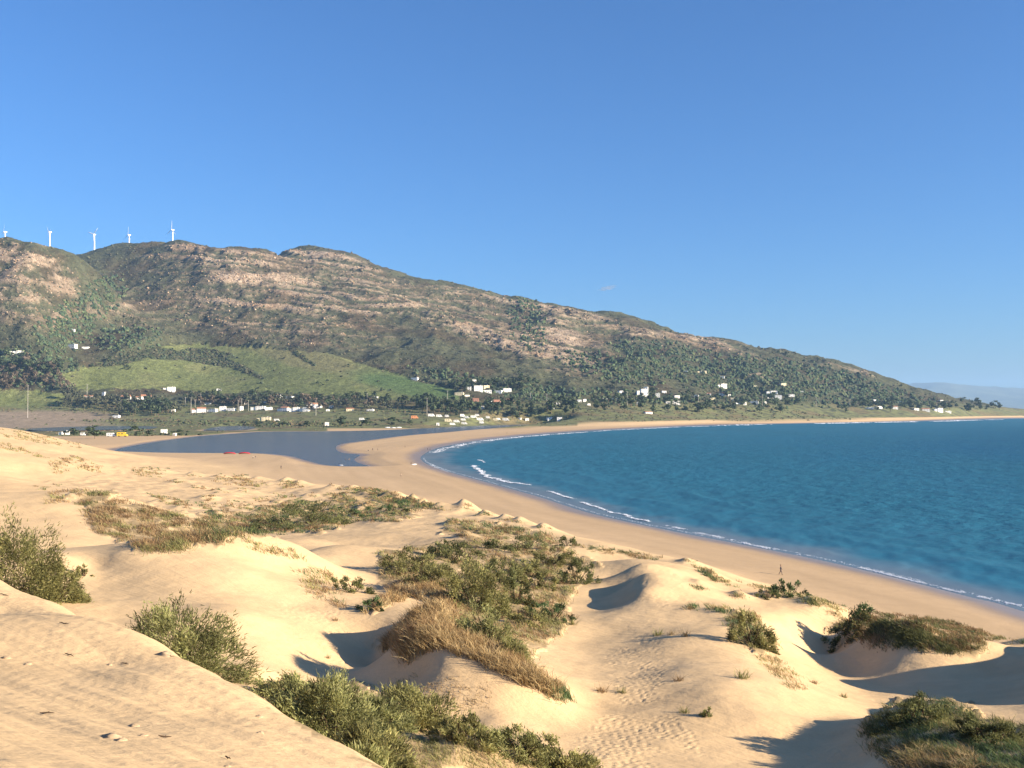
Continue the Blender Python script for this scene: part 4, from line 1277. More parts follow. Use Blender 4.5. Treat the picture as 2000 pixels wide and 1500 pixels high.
LUMPS = [mesh_np('sand_clod', *lump(i), [M_CLOD], smooth=True) for i in range(3)]
for i, (lab, px, py, r) in enumerate([('largest sand clod on the near slope', 218, 1440, 0.16), ('clod to the right of the largest sand clod', 235, 1446, 0.10), ('flat clod above the largest sand clod', 262, 1418, 0.10), ('small clod right of the flat clod', 279, 1437, 0.08),
                                      ('pale clod beside the dark twig', 214, 1299, 0.09), ('clod near the sand lip high up', 505, 1400, 0.09), ('lower clod near the sand lip', 508, 1432, 0.09), ('clod at the left edge of the slope', 12, 1285, 0.12), ('small clod at the left of the slope', 55, 1297, 0.10),
                                      ('lump on the sand lip by the round bush', 322, 1279, 0.22), ('tiny clod at the bottom of the slope', 443, 1497, 0.06)]):
    x, y, z = hit(px, py)
    o = add('sand_clod', LUMPS[i % 3], None, (x, y, z - 0.01), label=lab, category='sand clod', group='sand clods on the near slope')
    o.scale = (r, r * 0.8, r * 0.75)
    o.rotation_euler = (0, 0, i * 1.3)

# ---------------------------------------------------------------- scrub, woods and boulders of the mountain
VISG = np.zeros(GZ.shape, bool)
_run = np.maximum.accumulate(_S, axis=0)
VISG[1:] = _S[1:] >= _run[:-1] - 1e-4


def blobs(name, label, pos, size, hgt, color, mat, category, sides=5, jitter=0.28, seed=1):
    """many small rounded clumps as one mass; pos (n,3)"""
    n = len(pos)
    a = np.arange(sides) * 2 * math.pi / sides
    ring = [(math.cos(t), math.sin(t), -0.15) for t in a] + [(0.85 * math.cos(t + 0.5), 0.85 * math.sin(t + 0.5), 0.55) for t in a] + [(0, 0, 1.0)]
    tpl = np.array(ring)
    tri = []
    for k in range(sides):
        k2 = (k + 1) % sides
        tri += [(k, k2, sides + k), (k2, sides + k2, sides + k), (sides + k, sides + k2, 2 * sides)]
    tri = np.array(tri)
    m = len(tpl)
    r = np.random.default_rng(seed)
    V = tpl[None] * (1 + jitter * r.normal(size=(n, m, 1)))
    rot = r.random(n) * 6.28
    c, s = np.cos(rot)[:, None], np.sin(rot)[:, None]
    X = V[:, :, 0] * c - V[:, :, 1] * s
    Y = V[:, :, 0] * s + V[:, :, 1] * c
    V = np.stack([X * size[:, None], Y * size[:, None], V[:, :, 2] * hgt[:, None]], -1) + pos[:, None, :]
    T = (np.arange(n) * m)[:, None, None] + tri[None]
    C = np.repeat(color, m, 0) * (1 + 0.15 * r.normal(size=(n * m, 1))).clip(0.5, 1.5)
    return add(name, mesh_np(name, V.reshape(-1, 3), T.reshape(-1, 3), [mat], C), kind='stuff', label=label, category=category)


M_SCRUB = leaf_mat('distant_leaves', 0.1, 0.9)
M_BOULDER, nt, b = new_mat('pale_rock')
nt.links.new(attr(nt, 'Col', 'Color'), b.inputs['Base Color'])
b.inputs['Roughness'].default_value = 0.9
b.inputs['Specular IOR Level'].default_value = 0.15


def scatter(weight, n):
    """random ground points in proportion to how much of the view each cell of the land fills"""
    w = np.maximum(weight * VISG, 0).ravel()
    # view area of a cell
    dpy = np.abs(np.gradient(PY, axis=0)).ravel().clip(0, 6)
    w = w * dpy
    k = rng.choice(len(w), size=n, p=w / w.sum())
    i, j = k // NU, k % NU
    u = ug[j] + (rng.random(n) - 0.5) * (ug[1] - ug[0])
    L = Lg[i] + (rng.random(n) - 0.5) * (Lg[np.minimum(i + 1, NL - 1)] - Lg[i])
    D = np.exp(L)
    x, y = u * D, D
    return np.stack([x, y, ground(x, y)], 1), k


mmask = mts * veg * (GD < 4300)
wood = np.zeros(GZ.shape)
for a in [(1320, 705, 150, 35, 12, 1), (1450, 735, 220, 45, 8, 1), (1620, 755, 200, 42, 14, 1), (1760, 785, 130, 26, 14, 1), (1200, 720, 120, 30, 10, .8), (1040, 765, 110, 24, 6, .8), (1030, 630, 60, 40, 70, .6), (1220, 780, 160, 22, 3, .7),
          (60, 720, 130, 40, 8, 1.2), (200, 580, 60, 40, -40, .8), (130, 640, 90, 50, -40, .9), (250, 660, 90, 30, 0, .6), (1500, 790, 350, 18, 2, .9), (880, 735, 90, 16, 10, .6)]:
    wood = np.maximum(wood, ell(*a[:5]) * a[5])
nogreen = 1 - green
p1, k1 = scatter(mmask * nogreen * (0.35 + 0.65 * sstep(-0.2, 0.5, n20)) * (1 - 0.7 * rmask) * (1 - 0.25 * dry), 9500)
sz = (p1[:, 1] / F) * (0.9 + 1.9 * rng.random(len(p1)) ** 2)
blobs('mountain_scrub', 'dark low scrub speckling the rocky mountain', p1, sz, sz * 0.9, pick([(0.080, 0.086, 0.050), (0.098, 0.100, 0.058), (0.115, 0.098, 0.064), (0.066, 0.074, 0.046)], len(p1)), M_SCRUB, 'scrub')
p2, k2 = scatter(mmask * nogreen * np.clip(wood, 0, 1) * sstep(-0.3, 0.25, n20 + 0.2 * rng.normal(size=GZ.shape)), 7000)
sz = (p2[:, 1] / F) * (1.4 + 2.2 * rng.random(len(p2)))
blobs('hillside_woodland', 'dark green woods on the lower right slope of the mountain', p2, sz, sz * 1.25, pick([(0.054, 0.083, 0.043), (0.076, 0.104, 0.050), (0.094, 0.112, 0.054), (0.047, 0.068, 0.043)], len(p2)), M_SCRUB, 'woodland', 6, 0.3, 2)
p3, k3 = scatter(mmask * nogreen * (rmask ** 1.2 + 0.06 * rk + 0.015 * dry), 5200)
sz = (p3[:, 1] / F) * (0.6 + 1.5 * rng.random(len(p3)) ** 2.4)
blobs('boulders', 'pale tan boulders and outcrops on the mountain', p3, sz, sz * 1.1, pick([(0.30, 0.21, 0.135), (0.25, 0.165, 0.10), (0.35, 0.26, 0.175)], len(p3)), M_BOULDER, 'rocks', 5, 0.35, 3)
pl = veg * (1 - mts) * (LD > 14) * (GD > 1150) * (GD < 2700)
marsh = np.maximum(ell(560, 828, 190, 9), np.maximum(ell(230, 851, 150, 7), ell(400, 828, 220, 8)))
p4, k4 = scatter(pl * (0.15 + sstep(0.0, 0.5, n20) + 0.6 * (PX > 1150) + 1.6 * marsh + 1.2 * ell(250, 800, 260, 16) + 1.2 * ell(900, 800, 250, 14)) * (1 - 0.9 * brownfield), 3800)
sz = (p4[:, 1] / F) * (0.9 + 1.8 * rng.random(len(p4)) ** 2)
blobs('plain_scrub', 'low bushes dotted over the fields and along the back of the beach', p4, sz, sz * 0.8, pick([(0.074, 0.092, 0.044), (0.113, 0.118, 0.054), (0.134, 0.106, 0.064)], len(p4)), M_SCRUB, 'scrub', 5, 0.3, 4)

p5, k5 = scatter(mts * gm * (hedge ** 1.5 + 0.004), 1100)
sz = (p5[:, 1] / F) * (1.2 + 2.4 * rng.random(len(p5)))
blobs('hedge_scrub', 'dark scrub and hedges crossing the green hill', p5, sz, sz * 0.9, pick([(0.063, 0.077, 0.039), (0.091, 0.087, 0.050), (0.053, 0.070, 0.038)], len(p5)), M_SCRUB, 'scrub', 5, 0.3, 6)

wet_band = np.maximum(np.maximum(ell(240, 851, 150, 6), ell(560, 829, 190, 6)), np.maximum(ell(250, 822, 130, 4), ell(430, 826, 150, 5)))
p6, k6 = scatter(veg * (1 - mts) * (LD > 6) * (GD < 2300) * wet_band * sstep(-0.2, 0.2, n20), 420)
sz = (p6[:, 1] / F) * (1.3 + 2.8 * rng.random(len(p6)))
blobs('marsh_scrub', 'dark bushes lining the marsh and the far lagoon bank', p6, sz, sz * 1.0, pick([(0.070, 0.085, 0.040), (0.095, 0.100, 0.048), (0.110, 0.090, 0.052)], len(p6)), M_SCRUB, 'scrub', 6, 0.3, 8)

# ---------------------------------------------------------------- trees that can be told apart
M_TRUNK = flat_mat('bark', (0.13, 0.095, 0.065), 0.9, 0.1)


def crown_mesh(seed, pal, tall=1.0, n=260):
    """crown of leaf clumps for a tree one unit high: several uneven lobes with gaps between"""
    r = np.random.default_rng(seed)
    lobes = [(r.normal() * 0.20, r.normal() * 0.20, 0.55 + 0.22 * r.normal(), 0.16 + 0.10 * r.random()) for _ in range(7)]
    li = r.integers(0, len(lobes), n)
    lo = np.array(lobes)[li]
    d = unit(r.normal(size=(n, 3)))
    c = lo[:, :3] + d * (lo[:, 3:] * (0.55 + 0.5 * r.random((n, 1)))) * [1.05, 1.05, 0.8]
    c[:, 2] = np.clip(c[:, 2], 0.16, 1.0)
    a = unit(np.cross(d, r.normal(size=(n, 3))))
    b_ = unit(np.cross(d + 0.6 * r.normal(size=(n, 3)), a))
    s = 0.045 + 0.05 * r.random((n, 1))
    V = np.stack([c + a * s, c + b_ * s * 0.9, c - a * s * 0.9, c - b_ * s], 1).reshape(-1, 3)
    o = (np.arange(n) * 4)[:, None]
    T = np.concatenate([o + [0, 1, 2], o + [0, 2, 3]], 0)
    p = np.asarray(pal)[r.integers(0, len(pal), n)] * (1 + 0.2 * r.normal(size=(n, 1))).clip(0.6, 1.5)
    V[:, 2] = V[:, 2] * tall
    return mesh_np('crown', V, T, [M_SCRUB], np.repeat(p, 4, 0))


def trunk_mesh(seed):
    r = np.random.default_rng(seed)
    v, f = join([tube([(0, 0, -0.08), (0.01, 0, 0.2), (r.normal() * 0.03, 0.02, 0.5)], [0.035, 0.026, 0.014]),
                 tube([(0.01, 0, 0.2), (0.13, 0.05, 0.45)], [0.018, 0.008]), tube([(0.01, 0, 0.22), (-0.12, -0.05, 0.5)], [0.018, 0.008])])
    return mesh_np('trunk', v, f, [M_TRUNK], smooth=True)


T_DARK = [(0.052, 0.072, 0.038), (0.072, 0.096, 0.046), (0.043, 0.061, 0.035)]
T_GREY = [(0.075, 0.085, 0.053), (0.098, 0.103, 0.060), (0.069, 0.070, 0.048)]
T_BROWN = [(0.116, 0.088, 0.062), (0.094, 0.077, 0.055), (0.138, 0.105, 0.073)]
CROWNS = {k: [crown_mesh(s, p) for s in (1, 2, 3)] for k, p in (('dark', T_DARK), ('grey', T_GREY), ('brown', T_BROWN))}
TRUNKS = [trunk_mesh(s) for s in (1, 2)]
# ---------------------------------------------------------------- buildings
def box(x0, x1, y0, y1, z0, z1):
    V = np.array([(x, y, z) for z in (z0, z1) for y in (y0, y1) for x in (x0, x1)], float)
    Fq = np.array([(0, 2, 3, 1), (4, 5, 7, 6), (0, 1, 5, 4), (1, 3, 7, 5), (3, 2, 6, 7), (2, 0, 4, 6)])
    return V, Fq


M_WHITE = flat_mat('whitewash', (0.80, 0.78, 0.73), 0.85, 0.2, 0.08, 0.4)
M_CREAM = flat_mat('cream_render', (0.66, 0.57, 0.38), 0.85, 0.2, 0.08, 0.4)
M_YELL = flat_mat('yellow_paint', (0.75, 0.50, 0.05), 0.6, 0.3, 0.06, 0.4)
M_PINK = flat_mat('pink_render', (0.46, 0.24, 0.17), 0.85, 0.2, 0.1, 0.4)
M_GREY = flat_mat('weathered_block', (0.38, 0.34, 0.29), 0.9, 0.1, 0.12, 0.4)
M_TILE = flat_mat('clay_roof_tiles', (0.34, 0.17, 0.10), 0.9, 0.1, 0.2, 1.2)
M_RWHITE = flat_mat('white_flat_roof', (0.66, 0.62, 0.55), 0.9, 0.1, 0.1, 0.5)
M_ROGREY = flat_mat('grey_sheet_roof', (0.33, 0.32, 0.30), 0.7, 0.2, 0.1, 0.5)
M_GLASS = flat_mat('dark_window_glass', (0.03, 0.035, 0.045), 0.15, 0.5, 0.05, 1)
M_DOOR = flat_mat('painted_door', (0.12, 0.075, 0.045), 0.6, 0.3, 0.1, 1)
M_TYRE = flat_mat('tyre_rubber', (0.02, 0.02, 0.02), 0.9, 0.2, 0.05, 1)
MATS = dict(w=M_WHITE, c=M_CREAM, y=M_YELL, p=M_PINK, g=M_GREY)
ROOFS = dict(t=M_TILE, f=M_RWHITE, g=M_ROGREY)
U_WIN = mesh_np('window', *box(-0.5, 0.5, -0.5, 0.5, -0.5, 0.5), [M_GLASS])
U_DOOR = mesh_np('door', *box(-0.5, 0.5, -0.5, 0.5, 0, 1), [M_DOOR])
U_CHIM = mesh_np('chimney', *join([box(-0.4, 0.4, -0.4, 0.4, -1, 1.2), box(-0.5, 0.5, -0.5, 0.5, 1.2, 1.4)]), [M_WHITE])


def house(label, px, py, wpx, hpx, wall='w', roof='f', yaw=0, group=None, dmin=700, name='house', cat='house'):
    x, y, z = hit(px, py, dmin)
    W = wpx * y / F
    H = max(0.9 * hpx * y / F, 2.6)
    dep = float(np.clip(0.7 * W, 4.5, 11))
    r = add(name, None, None, (x, y + dep / 2, z), label=label, category=cat)
    if group:
        r['group'] = group
    r.rotation_euler = (0, 0, math.radians(yaw))
    hw = W / 2
    eave = H if roof != 't' else H * 0.72
    low = max(min(float(ground(x + a, y + b_ + dep / 2)) for a in (-hw, hw) for b_ in (-dep / 2, dep / 2)) - z - 0.6, -2.5)
    # walls; the left third of a wide house steps back and down a little
    if wpx >= 18:
        sx = -hw + 0.36 * W
        wl = join([box(sx, hw, -dep / 2, dep / 2, low, eave), box(-hw, sx - 0.003, -dep / 2 + 1.6, dep / 2 - 0.4, low, eave * 0.74)])
        spans = [(sx, hw, -dep / 2, dep / 2, eave), (-hw, sx - 0.05, -dep / 2 + 1.6, dep / 2 - 0.4, eave * 0.74)]
    else:
        wl = box(-hw, hw, -dep / 2, dep / 2, low, eave)
        spans = [(-hw, hw, -dep / 2, dep / 2, eave)]
    add('wall', mesh_np('wall', *wl, [MATS[wall]]), r)
    ro = None
    for (a, b_, c, d, e) in spans:
        if roof == 't':
            rise = (H - eave) * e / eave + 0.3
            o = 0.35
            m = (c + d) / 2
            V = np.array([(a - o, c - o, e - 0.05), (b_ + o, c - o, e - 0.05), (b_ + o, d + o, e - 0.05), (a - o, d + o, e - 0.05), (a - o, m, e + rise), (b_ + o, m, e + rise)])
            Fq = [(0, 1, 5, 4), (2, 3, 4, 5), (1, 2, 5), (3, 0, 4), (3, 2, 1, 0)]
            me = bpy.data.meshes.new('roof')
            me.from_pydata([tuple(q) for q in V], [], Fq)
            me.materials.append(M_TILE)
            rr = add('roof', me, r)
        else:
            v, f = join([box(a - 0.12, b_ + 0.12, c - 0.12, d + 0.12, e + 0.003, e + 0.28), box(a + 0.3, b_ - 0.3, c + 0.3, d - 0.3, e + 0.283, e + 0.34)])
            rr = add('roof', mesh_np('roof', v, f, [ROOFS[roof]]), r)
        ro = ro or rr
    if wpx >= 12 and wall in 'wc':
        ch = add('chimney', U_CHIM, ro, (spans[0][1] - W * 0.22, 0.8, eave + 0.4))
        ch.scale = (1, 1, 1)
    # openings on the front and on the sunny end
    a, b_, c, d, e = spans[0]
    nw = int(np.clip((b_ - a) / 4.2, 1, 6))
    storeys = 2 if e > 6.5 else 1
    for s in range(storeys):
        for k in range(nw):
            t = a + (k + 0.5) / nw * (b_ - a)
            if s == 0 and k == nw // 2:
                o = add('door', U_DOOR, r, (t, c - 0.02, low * 0.0))
                o.scale = (1.3, 0.08, min(2.2, e * 0.75))
            else:
                o = add('window', U_WIN, r, (t, c - 0.02, e * (s + 0.56) / storeys))
                o.scale = (1.4, 0.10, min(1.4, e * 0.35))
    o = add('window', U_WIN, r, (b_ + 0.02, 0, e * 0.56 / storeys))
    o.scale = (0.10, 1.3, min(1.3, e * 0.35))
    return r


H_ = [
    # far left edge, below the mountain
    ('low white house at the left edge under the grove', 12, 691, 18, 5, 'w', 'f'), ('white house just right of the low white house at the left edge', 34, 691, 20, 7, 'w', 'f'),
    ('long white house high on the slope left of the green hill', 136, 680, 26, 7, 'w', 'f'), ('small white house right of the long one left of the green hill', 166, 682, 13, 5, 'w', 'f'), ('tiny white hut high in the dark valley scrub', 143, 646, 5, 4, 'w', 'f'),
    # left farm
    ('large white farmhouse with red roof at the left of the plain', 278, 784, 30, 15, 'w', 't'), ('white farmhouse left of the large red roofed one', 244, 783, 17, 13, 'w', 't'), ('grey stone barn among trees left of the farmhouses', 171, 778, 16, 7, 'g', 't'),
    ('small white tower house among trees left of the farmhouses', 202, 773, 6, 8, 'w', 'f'), ('white house on the rise above the large farmhouse', 329, 764, 22, 9, 'w', 'f'), ('small pale shed below the large farmhouse', 226, 816, 12, 5, 'w', 'g'),
    ('pale shed in the thicket right of the farmhouse', 285, 795, 10, 4, 'w', 'g'), ('tiny white shed by the bare stump right of the thicket', 338, 805, 7, 6, 'w', 'f'),
    # long white row
    ('white house with arches and red roof at the left end of the long white row', 387, 806, 26, 12, 'w', 't'), ('low white house second in the long white row', 413, 805, 20, 7, 'w', 'f'), ('taller white house third in the long white row', 434, 803, 12, 10, 'w', 'f'), ('low white house fourth in the long white row', 450, 803, 16, 6, 'w', 'f'),
    ('narrow white house between two poles in the long white row', 471, 802, 7, 9, 'w', 'f'), ('long low white house right of the poles in the long white row', 503, 801, 28, 8, 'w', 'f'), ('short white house right of the long low one in the row', 524, 801, 14, 6, 'w', 'f'),
    ('white house at the left of the brightest block in the row', 552, 803, 22, 10, 'w', 't'), ('white house in the middle of the brightest block in the row', 574, 804, 20, 9, 'w', 'f'), ('white house at the right of the brightest block in the row', 594, 804, 18, 9, 'w', 'f'),
    ('white villa with red gable at the right end of the long row', 619, 797, 17, 11, 'w', 't'), ('reddish house left of the villa with red gable', 606, 792, 14, 6, 'w', 't'),
    ('white house above the brightest block of the row', 542, 778, 17, 7, 'w', 'f'), ('low white house right of the one above the brightest block', 565, 778, 14, 4, 'w', 'f'), ('cream house in trees right of the long row', 683, 803, 15, 7, 'c', 't'), ('pale low shed in trees far right of the long row', 723, 803, 13, 4, 'w', 'f'), ('small reddish house in trees right of the row', 672, 789, 10, 6, 'c', 't'),
    ('pale house in the trees above the parked motorhomes', 733, 778, 10, 4, 'w', 'f'), ('small white house in the trees above the left of the row', 427, 763, 9, 4, 'w', 'f'),
    # upper houses
    ('white house alone on the upper edge of the green hill', 810, 743, 13, 6, 'w', 'f'), ('biggest white house of the group above the motorhomes', 934, 764, 17, 12, 'w', 'f'), ('small white house left of the biggest one above the motorhomes', 915, 761, 10, 7, 'w', 'f'), ('cream house behind the biggest white one', 949, 758, 12, 6, 'c', 'f'),
    ('low white house in front of the biggest white one', 952, 768, 16, 6, 'w', 'f'), ('long white house at the right of the upper group', 990, 766, 16, 8, 'w', 'f'), ('grey white house next to the long one of the upper group', 974, 768, 14, 6, 'w', 'g'), ('tiny white house above the upper group', 926, 746, 8, 5, 'w', 'f'),
    ('yellowish house on the right end of the green hill', 897, 773, 17, 7, 'c', 'f'), ('pale shed right of the yellowish house', 911, 774, 10, 3, 'w', 'f'), ('pinkish red roofed house below the yellowish house', 926, 784, 18, 7, 'p', 't'),
    ('red roofed house on the terrace below the upper group', 970, 786, 14, 6, 'p', 't'), ('pale house in the middle of the terrace below the upper group', 993, 786, 22, 8, 'c', 't'), ('white house at the left end of the terrace wall', 941, 799, 9, 8, 'w', 'f'), ('small pale house below the tall pole', 1078, 799, 9, 5, 'w', 'f'),
    ('white house by the beach track left of the pair', 1074, 820, 12, 5, 'w', 'f'), ('bright white house by the beach track', 1093, 821, 10, 7, 'w', 'f'), ('small white kiosk near the beach track', 1029, 822, 7, 5, 'w', 'f'), ('low white shed left of the white kiosk', 1014, 819, 8, 3, 'w', 'f'),
    # right hillside
    ('large white villa on the left of the right hillside', 1255, 773, 22, 15, 'w', 'f'), ('white house right of the large villa on the right hillside', 1283, 776, 13, 9, 'w', 'f'), ('pale house left of the large villa', 1214, 768, 12, 5, 'w', 'f'), ('white rubble house far left of the large villa', 1132, 785, 8, 5, 'w', 'f'), ('white house right of the rubble house', 1142, 785, 6, 6, 'w', 'f'),
    ('low white house below the large villa', 1202, 782, 13, 4, 'w', 'f'), ('small white house left of the low one below the villa', 1181, 782, 9, 4, 'w', 'f'), ('small white house right below the large villa', 1247, 790, 6, 5, 'w', 'f'), ('white house near the beach below the large villa', 1266, 808, 15, 5, 'w', 't'),
    ('white house in front at the left of the centre hillside group', 1321, 791, 15, 8, 'w', 'f'), ('small white house above the front left one', 1322, 777, 11, 5, 'w', 'f'), ('narrow white house in the hillside group', 1361, 779, 8, 8, 'w', 'f'), ('cream white house left of the gabled villa', 1391, 783, 11, 7, 'c', 'f'),
    ('gabled white villa in the middle of the right hillside', 1411, 774, 15, 9, 'w', 't'), ('white villa above the gabled villa', 1410, 758, 20, 9, 'w', 'f'), ('small cream house right of the gabled villa', 1431, 783, 7, 7, 'c', 'f'), ('long low white house below the gabled villa', 1447, 790, 22, 5, 'w', 'f'), ('white house right of the long low one', 1474, 789, 16, 6, 'w', 'f'),
    ('long flat white house in the upper right cluster', 1508, 769, 22, 6, 'w', 'f'), ('bright white house below the long flat one', 1521, 780, 13, 8, 'w', 'f'), ('low grey white house left of the bright one', 1504, 780, 14, 5, 'w', 'g'), ('pale house at the right of the upper right cluster', 1545, 775, 14, 5, 'w', 'g'), ('pale house high above the upper right cluster', 1530, 754, 11, 6, 'c', 'f'), ('tiny white house high above the villas', 1411, 738, 9, 4, 'w', 'f'), ('pale wall-like house high on the wooded slope', 1371, 728, 18, 4, 'c', 'f'),
    # small white dots of the hillside clusters
    ('tiny white house left of the terrace houses', 957, 787, 7, 4, 'w', 'f'), ('tiny white house right of the terrace houses', 1012, 786, 7, 4, 'w', 't'), ('small white house on the slope right of the tall pole', 1090, 790, 7, 4, 'w', 'f'), ('tiny white house below the rubble house', 1150, 792, 6, 4, 'w', 'f'),
    ('small white house behind the large villa', 1262, 760, 8, 5, 'w', 'f'), ('white house right and above the white house of the villa', 1297, 768, 9, 5, 'w', 'f'), ('small white house above the cream house of the hillside', 1385, 772, 8, 5, 'w', 't'), ('tiny white house between the gabled villa and long low house', 1424, 774, 6, 4, 'w', 'f'),
    ('small white house at the left of the front hillside row', 1305, 789, 9, 5, 'w', 'f'), ('tiny white house at the end of the long low hillside row', 1493, 788, 8, 4, 'w', 'f'), ('small white house high on the wooded slope', 1340, 728, 8, 4, 'w', 'f'), ('tiny pale house at the edge of the woods', 1475, 757, 7, 4, 'c', 'f'), ('small pale house far up right among the pines', 1565, 768, 8, 4, 'w', 'f'),
    ('tiny white house behind the long white row', 480, 789, 8, 4, 'w', 'f'), ('small white house behind the middle of the long row', 520, 787, 10, 5, 'w', 't'), ('low white house behind the left of the long row', 405, 790, 12, 4, 'w', 'f'), ('small white house in the trees right of the villa', 648, 797, 9, 5, 'w', 'f'), ('tiny white shed at the right end of the long row', 640, 803, 7, 4, 'w', 'g'),
    # headland
    ('low white house at the left of the headland shore', 1699, 799, 18, 4, 'w', 'f'), ('white house second along the headland shore', 1717, 798, 13, 5, 'w', 'f'), ('bright white house third along the headland shore', 1748, 799, 12, 7, 'w', 't'), ('white house above the headland shore', 1708, 784, 6, 4, 'w', 'f'), ('small white house above the third shore house', 1757, 787, 8, 3, 'w', 'f'),
    ('small white house at the left of the last headland group', 1790, 802, 10, 5, 'w', 'f'), ('white house in the last headland group by the shore', 1809, 803, 15, 7, 'w', 't'), ('largest white house of the last headland group', 1833, 804, 20, 8, 'w', 'f'), ('low white house at the right end of the last headland group', 1852, 806, 12, 4, 'w', 'f'), ('lone white house above the last headland group', 1839, 785, 7, 4, 'w', 'f'),
]
for i, h in enumerate(H_):
    house(*h, yaw=[0, 14, -16, 8, -6, 22][i % 6])
house('small white lookout hut on legs of the lagoon bank', 638, 832, 8, 8, 'w', 'g', 10, name='hut', cat='hut')
house('white hut with dark doorway by the parked vans', 319, 848, 11, 10, 'w', 'f', 8, name='hut', cat='hut')
house('low white shed at the left of the van thicket', 122, 849, 18, 6, 'w', 'f', 5, name='shed', cat='shed')
house('tiny white box hut right of the doorway hut', 340, 851, 5, 4, 'w', 'f', 0, name='hut', cat='hut')
house('long pale green shed in the field beyond the lagoon', 514, 822, 26, 8, 'c', 'g', 4, name='shed', cat='shed')
house('small white hut beside the campers on the bank', 855, 831, 6, 6, 'w', 'g', 4, name='hut', cat='hut')


n_tree = [0]
USED = {}
MARKS = [(h[0], h[1], h[2] - h[4] / 2) for h in H_]


def place_words(px, py, head):
    """say where a tree stands by the nearest house"""
    best = min(MARKS, key=lambda m: (m[1] - px) ** 2 + (2.0 * (m[2] - py + 3)) ** 2)
    dx, dy = px - best[1], py - 4 - best[2]
    d = math.hypot(dx, 2 * dy)
    if d > 70:
        return None
    if abs(dx) > 1.6 * abs(dy):
        rel = ('close ' if d < 18 else '') + ('left of' if dx < 0 else 'right of')
    else:
        rel = ('just ' if d < 14 else '') + ('behind' if dy < 0 else 'in front of')
    text = '%s %s the %s' % (head, rel, best[0])
    return text if len(text.split()) <= 16 else None



def tree(kind, px, py, hpx, wide, label, group=None, D=None):
    x, y, z = hit(px, py, 900)
    H = hpx * y / F
    i = n_tree[0] % 3
    n_tree[0] += 1
    r = add('tree', None, None, (x, y, z), label=label, category='tree')
    if group:
        r['group'] = group
    c = add('crown', CROWNS[kind][i], r)
    t = add('trunk', TRUNKS[i % 2], r)
    c.scale = (H * wide, H * wide, H)
    t.scale = (H, H, H)
    r.rotation_euler = (0, 0, rng.random() * 6.28)
    return r


def tree_row(kind, label, group, spots):
    words = {'dark': 'dark green', 'grey': 'grey green', 'brown': 'bare brownish'}[kind]
    for px, py, h, w in spots:
        size = 'tall ' if h > 22 else 'small ' if h < 13 else ''
        own = place_words(px, py, '%s%s tree' % (size, words))
        if own and USED.setdefault(own, group) != group:
            own = None
        tree(kind, px, py, h, w, own or label, group)


def along(x0, y0, x1, y1, n, h, w, jy=4, jx=6):
    t = (np.arange(n) + 0.5) / n
    return [(lerp(x0, x1, a) + rng.normal() * jx, min(lerp(y0, y1, a) + rng.normal() * jy, 806.0 if x0 > 1100 else 830.0), h * (0.7 + 0.6 * rng.random()), w * (0.8 + 0.4 * rng.random())) for a in t]


tree_row('dark', 'dark tree in the belt under the green hill, behind the long row of white houses', 'trees of the belt under the green hill', along(380, 783, 860, 790, 48, 17, 1.0, 5))
tree_row('grey', 'grey green tree in the belt under the green hill, between and above the white houses', 'grey trees of the belt under the green hill', along(340, 786, 800, 797, 30, 17, 0.95, 4))
tree_row('grey', 'grey green tree around the large white farmhouse at the left of the plain', 'trees around the left farmhouse', along(130, 790, 350, 800, 40, 19, 1.0, 7))
tree_row('dark', 'dark tree in the thicket between the left farmhouse and the long white row', 'thicket right of the left farmhouse', along(240, 806, 345, 806, 16, 21, 1.0, 4))
tree_row('brown', 'bare brownish tree among the houses of the long white row', 'bare trees of the long white row', along(400, 792, 720, 797, 20, 17, 0.95, 3))
tree_row('brown', 'bare brownish tree of the grove at the left edge below the mountain', 'brown grove at the left edge', along(-20, 738, 130, 746, 26, 21, 0.85, 12))
tree_row('dark', 'dark tree of the grove at the left edge below the mountain', 'dark grove at the left edge', along(-10, 712, 120, 735, 20, 17, 0.95, 12))
tree_row('dark', 'dark tree of the clump behind the parked motorhomes', 'clump behind the motorhomes', along(810, 806, 1000, 803, 28, 24, 0.95, 5))
tree_row('dark', 'dark tree along the slope right of the motorhome clump', 'trees right of the motorhome clump', along(1000, 808, 1130, 806, 16, 20, 0.9, 7))
tree_row('dark', 'dark tree around the hillside houses above the motorhomes', 'trees around the upper white houses', along(880, 757, 1060, 762, 22, 17, 0.95, 6))
tree_row('dark', 'dark tree among the houses at the foot of the right hillside', 'trees among the right hillside houses', along(1150, 792, 1560, 790, 50, 16, 1.05, 11))
tree_row('dark', 'dark tree near the small white houses at the end of the headland', 'trees at the end of the headland', along(1640, 796, 1960, 803, 30, 13, 1.1, 5))
tree_row('dark', 'small lone tree dotted on the open green hill', 'lone trees on the green hill', [(580, 690, 6, 1.2), (680, 717, 6, 1.3), (745, 765, 8, 1.3), (470, 745, 5, 1.2), (250, 722, 8, 1.4), (180, 718, 9, 1.3), (350, 740, 6, 1.2), (400, 723, 6, 1.3), (620, 750, 6, 1.6), (630, 754, 5, 1.6), (215, 706, 10, 1.3), (150, 716, 9, 1.3)])
tree_row('dark', 'pine standing against the sky on the headland ridge', 'pines on the headland ridge', [(1520, 692, 9, 1.1), (1535, 694, 8, 1.2), (1598, 706, 7, 1.2), (1310, 650, 6, 1.2), (1325, 654, 5, 1.3), (1047, 590, 6, 1.6), (1880, 788, 12, 1.2), (1912, 794, 9, 1.2), (1860, 788, 7, 1.3), (1760, 756, 6, 1.3), (1700, 735, 6, 1.3)])
